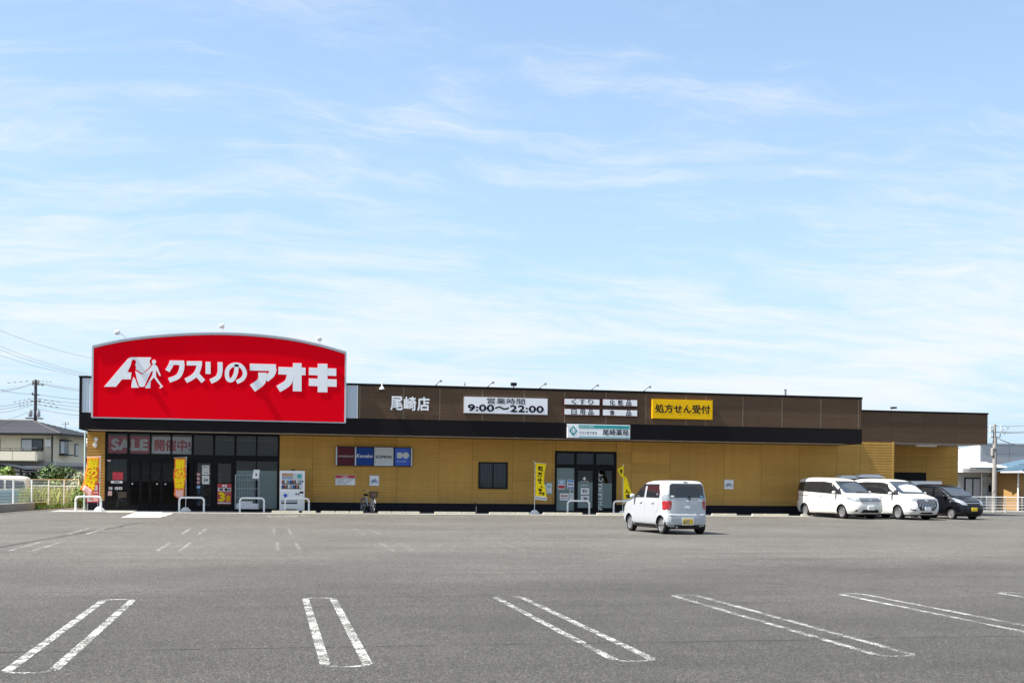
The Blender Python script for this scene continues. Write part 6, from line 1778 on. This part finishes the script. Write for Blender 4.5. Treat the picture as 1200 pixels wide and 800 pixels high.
MB().box(-.45, 1.2, -.7, -.6, ZZ(541), ZZ(536)).build('balcony_rail', 'trim_dark', t)

# garden shed, carport roofs
Y = 30.0; ZZ = lambda py: XZ(40, py, Y)[1]
t = thing('garden_shed', 'grey white flat roofed shed in front of the cream house', 'shed', (XZ(18, 560, Y)[0], Y, 0))
ws_ = XZ(58, 560, Y)[0] - XZ(18, 560, Y)[0]
MB().box(0, ws_, 0, 2.5, 0, ZZ(547.5)).build('wall', 'house_grey', t); MB().box(-.15, ws_ + .15, -.15, 2.6, ZZ(547.5), ZZ(546)).build('roof', 'panel_grey', t)
for k in range(1, 3): MB().box(ws_ * k / 3 - .03, ws_ * k / 3 + .03, -.02, -.001, 0, ZZ(548)).build('joint', 'panel_grey', t)
Y = 25.0; ZZ = lambda py: XZ(15, py, Y)[1]
t = thing('carport', 'dark curved carport roof on posts behind the two tone van', 'carport', (XZ(0, 560, Y)[0], Y, 0))
wc_ = XZ(29, 560, Y)[0] - XZ(0, 560, Y)[0]
vs = []; N_ = 12
for i in range(N_ + 1):
    u = i / N_; x = -1.5 + (wc_ + 1.5) * u; z = ZZ(549.5) + (ZZ(543) - ZZ(549.5)) * math.sin(math.pi * min(1, u * .75 + .25)); vs += [(x, 0, z), (x, 4, z), (x, 0, z - .1), (x, 4, z - .1)]
fs = []
for i in range(N_):
    a = 4 * i; b = a + 4; fs += [(a, b, b + 1, a + 1), (a + 2, a + 3, b + 3, b + 2), (a, a + 2, b + 2, b), (a + 1, b + 1, b + 3, a + 3)]
MB().add(vs, fs).build('roof', 'trim_dark', t); MB().tube([(.4, .3, 0), (.4, .3, ZZ(546))], .06, 6).tube([(wc_ - .3, .3, 0), (wc_ - .3, .3, ZZ(548))], .06, 6).build('post', 'trim_dark', t)
Y = 21.0; ZZ = lambda py: XZ(15, py, Y)[1]
t = thing('cycle_shelter', 'flat thin dark shelter roof under the curved carport', 'shelter', (XZ(0, 560, Y)[0], Y, 0))
wc_ = XZ(38, 560, Y)[0] - XZ(0, 560, Y)[0]
MB().box(-1.5, wc_, 0, 2.5, ZZ(553.4), ZZ(552.2)).build('roof', 'trim_dark', t); MB().tube([(wc_ * .62, .3, 0), (wc_ * .62, .3, ZZ(553.4))], .04, 6).tube([(wc_ * .72, .3, .0), (wc_ * .66, .3, ZZ(553.4))], .03, 6).build('post', 'trim_dark', t)

# ------------------------------------------------------------------ utility poles and wires
def sag(a, b, d, n=14):
    a, b = np.array(a, float), np.array(b, float)
    return [tuple(a + (b - a) * i / n + np.array([0, 0, -4 * d * (i / n) * (1 - i / n)])) for i in range(n + 1)]


Y = 56.0; xp = XZ(40.6, 560, Y)[0]; ZZ = lambda py: XZ(41, py, Y)[1]; XX = lambda p_: XZ(p_, 500, Y)[0] - xp
t = thing('utility_pole', 'dark utility pole with transformers behind the cream house', 'utility pole', (xp, Y, 0))
MB().tube([(0, 0, 0), (0, 0, ZZ(444.8))], [.19, .12], 10).build('pole', 'pole_dark', t, True)
MB().box(XX(37.5), XX(45), -.12, -.02, ZZ(449.2), ZZ(448)).box(XX(40), XX(51), -.1, 0, ZZ(451), ZZ(450.2)).box(XX(37), XX(46), -.12, 0, ZZ(463), ZZ(462)).box(XX(36), XX(47), -.12, 0, ZZ(470.5), ZZ(469.6)).build('crossarm', 'pole_dark', t)
for p_, q_ in ((38, 447), (38, 450), (44.4, 446.8), (44.4, 448.6), (49.5, 450.5), (37.6, 461), (46.4, 470)):
    MB().lathe([(.05, -.12), (.09, 0), (.05, .12)], (XX(p_), -.06, ZZ(q_)), 'z', 8).build('insulator', 'pole', t, True)
for a, b in ((33.4, 38.6), (43.2, 47.8)):
    c = (XX(a) + XX(b)) / 2; r_ = (XX(b) - XX(a)) / 2
    MB().lathe([(r_ * .8, ZZ(488.5)), (r_, ZZ(487.5)), (r_, ZZ(482)), (r_ * .8, ZZ(481))], (c, -.25, 0), 'z', 14).build('transformer', 'galv', t, True)
    MB().tube([(c, -.25, ZZ(481)), (c, -.25, ZZ(479.5))], .05, 6).build('bushing', 'pole', t)
MB().box(XX(31), XX(50.5), -.5, .05, ZZ(490.8), ZZ(489.6)).build('platform', 'pole_dark', t)
wires = thing('overhead_wires', 'bundle of overhead wires on the left pole behind the house', 'wires')
top = lambda q_: ZZ(q_)
for k, (q0, xl, ql, xr, qr) in enumerate(((447.5, -30, 456, 160, 456), (448.5, -30, 458.5, 160, 460), (461.5, -40, 443, 160, 466), (466.5, -40, 476, 160, 470), (469.5, -40, 480, 160, 476), (473, -40, 484, 160, 482), (478.5, -30, 497, 160, 487))):
    for xe, qe in ((xl, ql), (xr, qr)):
        MB().tube(sag((xp, Y - .06, ZZ(q0)), (XZ(xe, 500, Y + (6 if xe > 0 else -6))[0], Y + (6 if xe > 0 else -6), XZ(xe, qe, Y + (6 if xe > 0 else -6))[1]), .35), .014, 4, cap=False).build('wire', 'wire', wires)
w2 = thing('overhead_wires', 'three near overhead wires crossing the upper left behind the red sign', 'wires')
Yw = 22.0
for (p0, q0, p1, q1) in ((-30, 392, 150, 446), (-30, 397, 150, 447), (-30, 405, 150, 446), (-30, 374, 150, 426)):
    a, b = XZ(p0, q0, Yw), XZ(p1, q1, Yw + 3)
    MB().tube(sag((a[0], Yw, a[1]), (b[0], Yw + 3, b[1]), .42), .008, 4, cap=False).build('wire', 'wire', w2)
w3 = thing('spacer_wires', 'short dashed spacer wires either side of the left pole', 'wires')
for (p0, q0, p1, q1) in ((36, 466.8, 14, 471.5), (38, 470, 20, 473.5), (38, 473.5, 21, 476.5), (44, 467, 73, 471.3), (44, 470, 66, 473.3), (44, 473.6, 71, 477.5), (45, 446, 62, 447.6), (8, 448.5, 36, 446)):
    n = 4
    for i in range(n):
        u0, u1 = (i + .1) / n, (i + .6) / n
        a, b = XZ(p0 + (p1 - p0) * u0, q0 + (q1 - q0) * u0, Y - .1), XZ(p0 + (p1 - p0) * u1, q0 + (q1 - q0) * u1, Y - .1)
        MB().tube([(a[0], Y - .1, a[1]), (b[0], Y - .1, b[1])], .028, 4).build('spacer', 'pole_dark', w3)
# TV aerial on the tiled house
Ya = 58.0; x, z = XZ(76.5, 505, Ya)
t = thing('tv_aerial', 'thin rooftop television aerial right of the left pole', 'aerial', (x, Ya, 0)); ZA = lambda py: XZ(76, py, Ya)[1]
MB().tube([(0, 0, ZA(515)), (0, 0, ZA(494))], .03, 5).build('mast', 'wire', t); MB().tube([(-.32, 0, ZA(496.5)), (.32, 0, ZA(496.5))], .02, 4).tube([(-.2, -.15, ZA(497)), (-.2, .15, ZA(497))], .012, 4).tube([(.2, -.15, ZA(497)), (.2, .15, ZA(497))], .012, 4).tube([(.18, 0, ZA(493.5)), (.3, 0, ZA(497))], .014, 4).build('element', 'wire', t)

# right pole with dish
Y = 8.0; xp = XZ(1165.4, 560, Y)[0]; ZZ = lambda py: XZ(1165, py, Y)[1]; XX = lambda p_: XZ(p_, 510, Y)[0] - xp
t = thing('utility_pole', 'grey concrete utility pole with satellite dish at right', 'utility pole', (xp, Y, 0))
MB().tube([(0, 0, 0), (0, 0, ZZ(513))], [.135, .12], 12).tube([(-.03, 0, ZZ(513)), (-.03, 0, ZZ(497))], [.09, .085], 10).build('pole', 'pole', t, True)
for q_ in (500.5, 504, 506, 511.5): MB().box(XX(1159.8), XX(1163), -.03, .03, ZZ(q_) - .03, ZZ(q_) + .03).build('bracket', 'galv', t)
for q_ in (500.5, 505.5, 511): MB().lathe([(.04, -.09), (.07, 0), (.04, .09)], (XX(1160.3), -.02, ZZ(q_)), 'z', 8).build('insulator', 'white', t, True)
rbox(XX(1162.2), XX(1163.9), -.1, .1, ZZ(534), ZZ(525), .02).build('meter_box', 'pole', t); MB().box(XX(1163.2), XX(1167.6), -.16, -.08, ZZ(526), ZZ(524)).build('bracket', 'galv', t)
t2 = thing('satellite_dish', 'white satellite dish on an arm beside right pole', 'dish', (xp, Y, 0))
MB().tube([(.1, 0, ZZ(511.5)), (XX(1171.5), -.02, ZZ(512.6)), (XX(1172), -.02, ZZ(507.5))], .03, 6).build('arm', 'galv', t2)
c = (XX(1173.3), -.05, ZZ(504)); mb = MB(); vs = []; R_ = .27
ax = Vector((.62, -.62, .45)).normalized(); e1 = ax.cross(Vector((0, 0, 1))).normalized(); e2 = e1.cross(ax)
for k in range(5):
    rr_ = R_ * (k + .001) / 4
    for j in range(20):
        a = 2 * math.pi * j / 20; p = Vector(c) + e1 * rr_ * math.cos(a) * .95 + e2 * rr_ * math.sin(a) * 1.1 + ax * (.9 * rr_ * rr_); vs.append(tuple(p))
fs = [(i * 20 + j, i * 20 + (j + 1) % 20, (i + 1) * 20 + (j + 1) % 20, (i + 1) * 20 + j) for i in range(4) for j in range(20)]
o = mb.add(vs, fs).build('reflector', 'white', t2, True); sm = o.modifiers.new('thickness', 'SOLIDIFY'); sm.thickness = .015
f_ = Vector(c) + ax * .36 - e2 * .02; MB().tube([tuple(Vector(c) - e2 * .26), tuple(f_)], .014, 5).box(f_[0] - .04, f_[0] + .05, f_[1] - .04, f_[1] + .04, f_[2] - .03, f_[2] + .03).build('feed_arm', 'galv', t2)
w4 = thing('overhead_wires', 'overhead wires leaving the right pole to the right', 'wires')
for (p0, q0, p1, q1, dd) in ((1164, 499, 1240, 495, .15), (1164, 505.5, 1240, 498, .35), (1164, 506, 1240, 500, .35), (1166, 512, 1240, 526, .5), (1172, 515, 1240, 514, .8), (1110, 497, 1164, 500, .1), (1110, 505, 1164, 505, .1)):
    a, b = XZ(p0, q0, Y), XZ(p1, q1, Y - 1)
    MB().tube(sag((a[0], Y, a[1]), (b[0], Y - 1, b[1]), dd * .5), .012, 4, cap=False).build('wire', 'wire', w4)

# ------------------------------------------------------------------ right: white building, fence, blue roofed house
Y = 26.0; ZZ = lambda py: XZ(1150, py, Y)[1]
xc_ = XZ(1148.3, 560, Y)[0]
t = thing('white_building', 'white panelled low building behind the right end of shop', 'building', (xc_, Y, 0), R(0))
# local: corner at origin; front painted grey for shade runs +x, side painted paler for sun runs back left
zt_ = ZZ(518.6)
d_ = np.array([XZ(1123, 560, Y + 12)[0] - xc_, 12.0])
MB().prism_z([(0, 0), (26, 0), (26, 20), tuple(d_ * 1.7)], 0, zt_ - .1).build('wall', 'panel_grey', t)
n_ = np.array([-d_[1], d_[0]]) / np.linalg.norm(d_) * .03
MB().prism_z([tuple(n_ + d_ * .005), tuple(d_ * 1.7 + n_), tuple(d_ * 1.7 + n_ * .1), tuple(n_ * .1 + d_ * .005)], 0, zt_ - .1).build('sunlit_side', 'panel_sunlit', t)
for k in range(6):
    x0 = .03 + k * 2.4
    for j in range(3):
        z0 = ZZ(552) + j * (zt_ - .15 - ZZ(552)) / 3
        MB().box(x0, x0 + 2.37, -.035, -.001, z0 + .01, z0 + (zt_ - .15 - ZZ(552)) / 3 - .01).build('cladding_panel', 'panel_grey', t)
MB().box(-.05, 26.05, -.08, .2, zt_ - .1, zt_).build('parapet_cap', 'lightgrey_metal', t)
# lean-to with corrugated awning
Y2 = 16.0; ZZ = lambda py: XZ(1145, py, Y2)[1]; XX = lambda p_: XZ(p_, 560, Y2)[0]
t = thing('lean_to', 'grey lean-to with corrugated awning and white fascia by the white building', 'annex')
MB().box(XX(1120), XX(1192), Y2, Y2 + 9, 0, ZZ(553)).build('wall', 'house_grey', t)
MB().box(XX(1118), XX(1166), Y2 - 1.0, Y2 + .0, ZZ(553.4), ZZ(549.3)).build('fascia', 'white', t)
MB().box(XX(1166) + .01, XX(1192), Y2 - .6, Y2 + 4, ZZ(554.0), ZZ(552.2)).build('fascia', 'panel_grey', t)
mb = MB(); x0, x1 = XX(1122), XX(1164.5); n = 54; vs = []
for i in range(n + 1):
    x = x0 + (x1 - x0) * i / n; e = .05 if i % 2 else 0
    vs += [(x, Y2 - 1.5, ZZ(547.6) + e), (x, Y2 + 1.0, ZZ(543) + e + .1), (x, Y2 - 1.5, ZZ(547.6) + e - .06)]
fs = []
for i in range(n): a = 3 * i; fs += [(a, a + 3, a + 4, a + 1), (a + 2, a + 5, a + 3, a)]
mb.add(vs, fs).build('awning', 'off_white', t)
MB().box(x0, x1, Y2 - 1.45, Y2 - 1.38, ZZ(549.2), ZZ(547.9)).build('awning_beam', 'trim_dark', t)
MB().tube([(XX(1128), Y2 - .8, ZZ(543)), (XX(1157), Y2 - .8, ZZ(542.6)), (XX(1157), Y2 - .8, ZZ(545))], .03, 5).build('rail', 'galv', t)
for a, b, c_, d_, m_ in ((1130, 1148, 559.5, 582, 'curtain'), (1176.3, 1192, 554.8, 577.5, 'window_glass')):
    w = MB().box(XX(a), XX(b), Y2 - .08, Y2 - .001, ZZ(d_), ZZ(c_)).build('window', 'trim_dark', t)
    k = 2
    for i in range(k):
        xa = XX(a) + (XX(b) - XX(a)) * i / k + .06; xb = XX(a) + (XX(b) - XX(a)) * (i + 1) / k - .04
        MB().box(xa, xb, Y2 - .1, Y2 - .081, ZZ(d_) + .08, ZZ(c_) - .08).build('pane', m_, w)
MB().box(XX(1176.5), XX(1191.8), Y2 - .13, Y2 - .101, ZZ(577), ZZ(567.5)).build('lower_shutter', 'bark', t)
MB().box(XX(1150), XX(1156.5), Y2 - .06, Y2 - .001, .2, ZZ(558)).build('door', 'pale_grey', t)
for p_, q_ in ((1158.5, 562), (1154, 566), (1160.5, 572)): rbox(XX(p_) - .13, XX(p_) + .13, Y2 - .16, Y2 - .01, ZZ(q_) - .2, ZZ(q_) + .2, .02).build('meter_box', 'house_grey' if p_ < 1160 else 'trim_dark', t)
for p_ in (1149.2, 1162.5, 1174.8): MB().tube([(XX(p_), Y2 - .1, 0), (XX(p_), Y2 - .1, ZZ(554))], .05, 6).build('downpipe', 'white', t)
rbox(XX(1150), XX(1158), Y2 - 1.0, Y2 - .5, .1, 1.0, .03).build('outdoor_unit', 'off_white', t); rbox(XX(1171), XX(1181), Y2 - 1.1, Y2 - .5, .1, 1.25, .03).build('storage_box', 'panel_grey', t)
# fence
YA = 5.6; ZZ = lambda py: XZ(1175, py, YA)[1]; XX = lambda p_: XZ(p_, 590, YA)[0]
fe = thing('mesh_fence', 'white mesh fence with horizontal bars at the right edge', 'fence')
for p_ in (1099, 1138, 1177.6, 1217): MB().tube([(XX(p_), YA, 0), (XX(p_), YA, ZZ(581.5))], .035, 8).build('post', 'white_paint_metal', fe, True)
for p_ in (1118, 1156.4, 1198): MB().tube([(XX(p_), YA + .02, .1), (XX(p_), YA + .02, ZZ(582))], .018, 6).build('stay', 'white_paint_metal', fe, True)
for q_, r_ in ((582.2, .024), (585.5, .014), (588.5, .013), (591.5, .014), (595, .012), (598.5, .012), (602.2, .024)):
    MB().tube([(XX(1099), YA - .02, ZZ(q_)), (XX(1217), YA - .02, ZZ(q_))], r_, 6).build('rail', 'white_paint_metal', fe)
mb = MB()
for k in range(100): x = XX(1099) + (XX(1217) - XX(1099)) * k / 99; mb.tube([(x, YA - .01, ZZ(602)), (x, YA - .01, ZZ(582.3))], .0035, 3, cap=False)
o = mb.build('wire_panel', 'white_paint_metal', fe); o['kind'] = 'stuff'
MB().box(XX(1090), XX(1225), YA - .1, YA + .1, 0, .13).build('kerb', 'concrete', fe)
# house at far right
Y = 13.0; ZZ = lambda py: XZ(1190, py, Y)[1]; XX = lambda p_: XZ(p_, 560, Y)[0]
t = thing('blue_roofed_house', 'ochre walled house with blue tiled roof at right edge', 'house')
MB().box(XX(1194), XX(1194) + 9, Y, Y + 8, 0, ZZ(551)).build('wall', 'house_ochre', t)
ze = ZZ(552.2); A = (XX(1188), Y - 1.0, ze); B = (XX(1188) + 11, Y - 1.0, ze)
zz_ = XZ(1173.2, 550.2, Y + .6); D = (zz_[0], Y + .6, ze + .02); zz_ = XZ(1232, 531.5, Y + 3.2); E = (zz_[0], Y + 3.2, zz_[1]); F = (E[0] + 8, Y + 3.2, zz_[1])
r_ = MB().add([A, B, F, E, D, (F[0] + 3, Y + 7, ze), (D[0] + 1, Y + 7, ze)], [(0, 1, 2, 3), (0, 3, 4), (3, 2, 5, 6), (4, 3, 6), (0, 4, 6, 5, 1)]).build('roof', 'roof_blue', t)
mb = MB()
lerp = lambda p, q_, u: tuple(p[i] + (q_[i] - p[i]) * u for i in range(3))
up = lambda p, h: (p[0], p[1], p[2] + h)
for k in range(9):
    u0, u1 = k / 9, (k + .85) / 9
    for P_, Q_ in ((A, B), (D, A)):
        e0 = F if Q_ is B else E
        a_, b_, c_, d_ = lerp(P_, E, u0), lerp(Q_, e0, u0), lerp(Q_, e0, u1), lerp(P_, E, u1)
        mb.add([up(a_, .07), up(b_, .07), up(c_, .03), up(d_, .03), a_, b_], [(0, 1, 2, 3), (4, 5, 1, 0)])
mb.build('roof_course', 'roof_blue', r_)
MB().tube([up(A, .08), up(E, .08)], .07, 6).build('hip_tiles', 'roof_blue', r_)
MB().tube([(A[0] - .05, A[1] - .06, ze - .06), (B[0], B[1] - .06, ze - .06)], .06, 6).tube([(A[0] - .05, A[1] - .06, ze - .06), (D[0], D[1], ze - .06)], .06, 6).build('gutter', 'white', r_)
MB().tube([(XX(1192.6), Y - .06, 0), (XX(1192.6), Y - .06, ZZ(554)), (XX(1186), Y - .9, ZZ(552))], .05, 6).build('downpipe', 'white', t)
MB().box(XX(1195.5), XX(1200.5), Y - .06, Y - .001, .3, ZZ(574)).build('door', 'wood', t)

# outdoor condensers by the wing wall
for k, (p0, p1, q_) in enumerate(((985.5, 1004.5, 556.6), (1007, 1036, 555.4))):
    y = -.9; a, b = XZ(p0, q_, y), XZ(p1, q_, y); w_ = b[0] - a[0]; h_ = a[1] - gz(y)
    t = thing('condenser_unit', ['white topped outdoor condenser, left of the two behind minivans', 'wider white topped outdoor condenser, right of the two'][k], 'air conditioner', (a[0], y, gz(y)), 0, 'outdoor condensers by the wing wall')
    rbox(0, w_, .05, .75, .1, h_ - .28, .02).build('casing', 'off_white', t, True)
    MB().box(.04, w_ - .04, .04, .049, .2, h_ - .4).build('coil', 'trim_dark', t)
    MB().box(.06, w_ - .06, .08, .72, h_ - .28, h_ - .16).build('fan_gap', 'trim_dark', t)
    MB().box(-.06, w_ + .06, .0, .80, h_ - .16, h_ - .11).build('hood_edge', 'off_white', t)
    MB().add([(-.02, .04, h_ - .11), (w_ + .02, .04, h_ - .11), (w_ + .02, .76, h_ - .11), (-.02, .76, h_ - .11), (w_ * .15, .15, h_), (w_ * .85, .15, h_), (w_ * .85, .65, h_), (w_ * .15, .65, h_)], [(0, 3, 2, 1), (4, 5, 6, 7), (0, 1, 5, 4), (1, 2, 6, 5), (2, 3, 7, 6), (3, 0, 4, 7)]).build('hood', 'off_white', t)
    MB().box(.05, .15, .1, .7, 0, .1).box(w_ - .15, w_ - .05, .1, .7, 0, .1).build('foot', 'concrete', t)

SC.render.engine = 'CYCLES'
SC.cycles.use_denoising = True
SC.cycles.max_bounces = 8
SC.cycles.transparent_max_bounces = 12
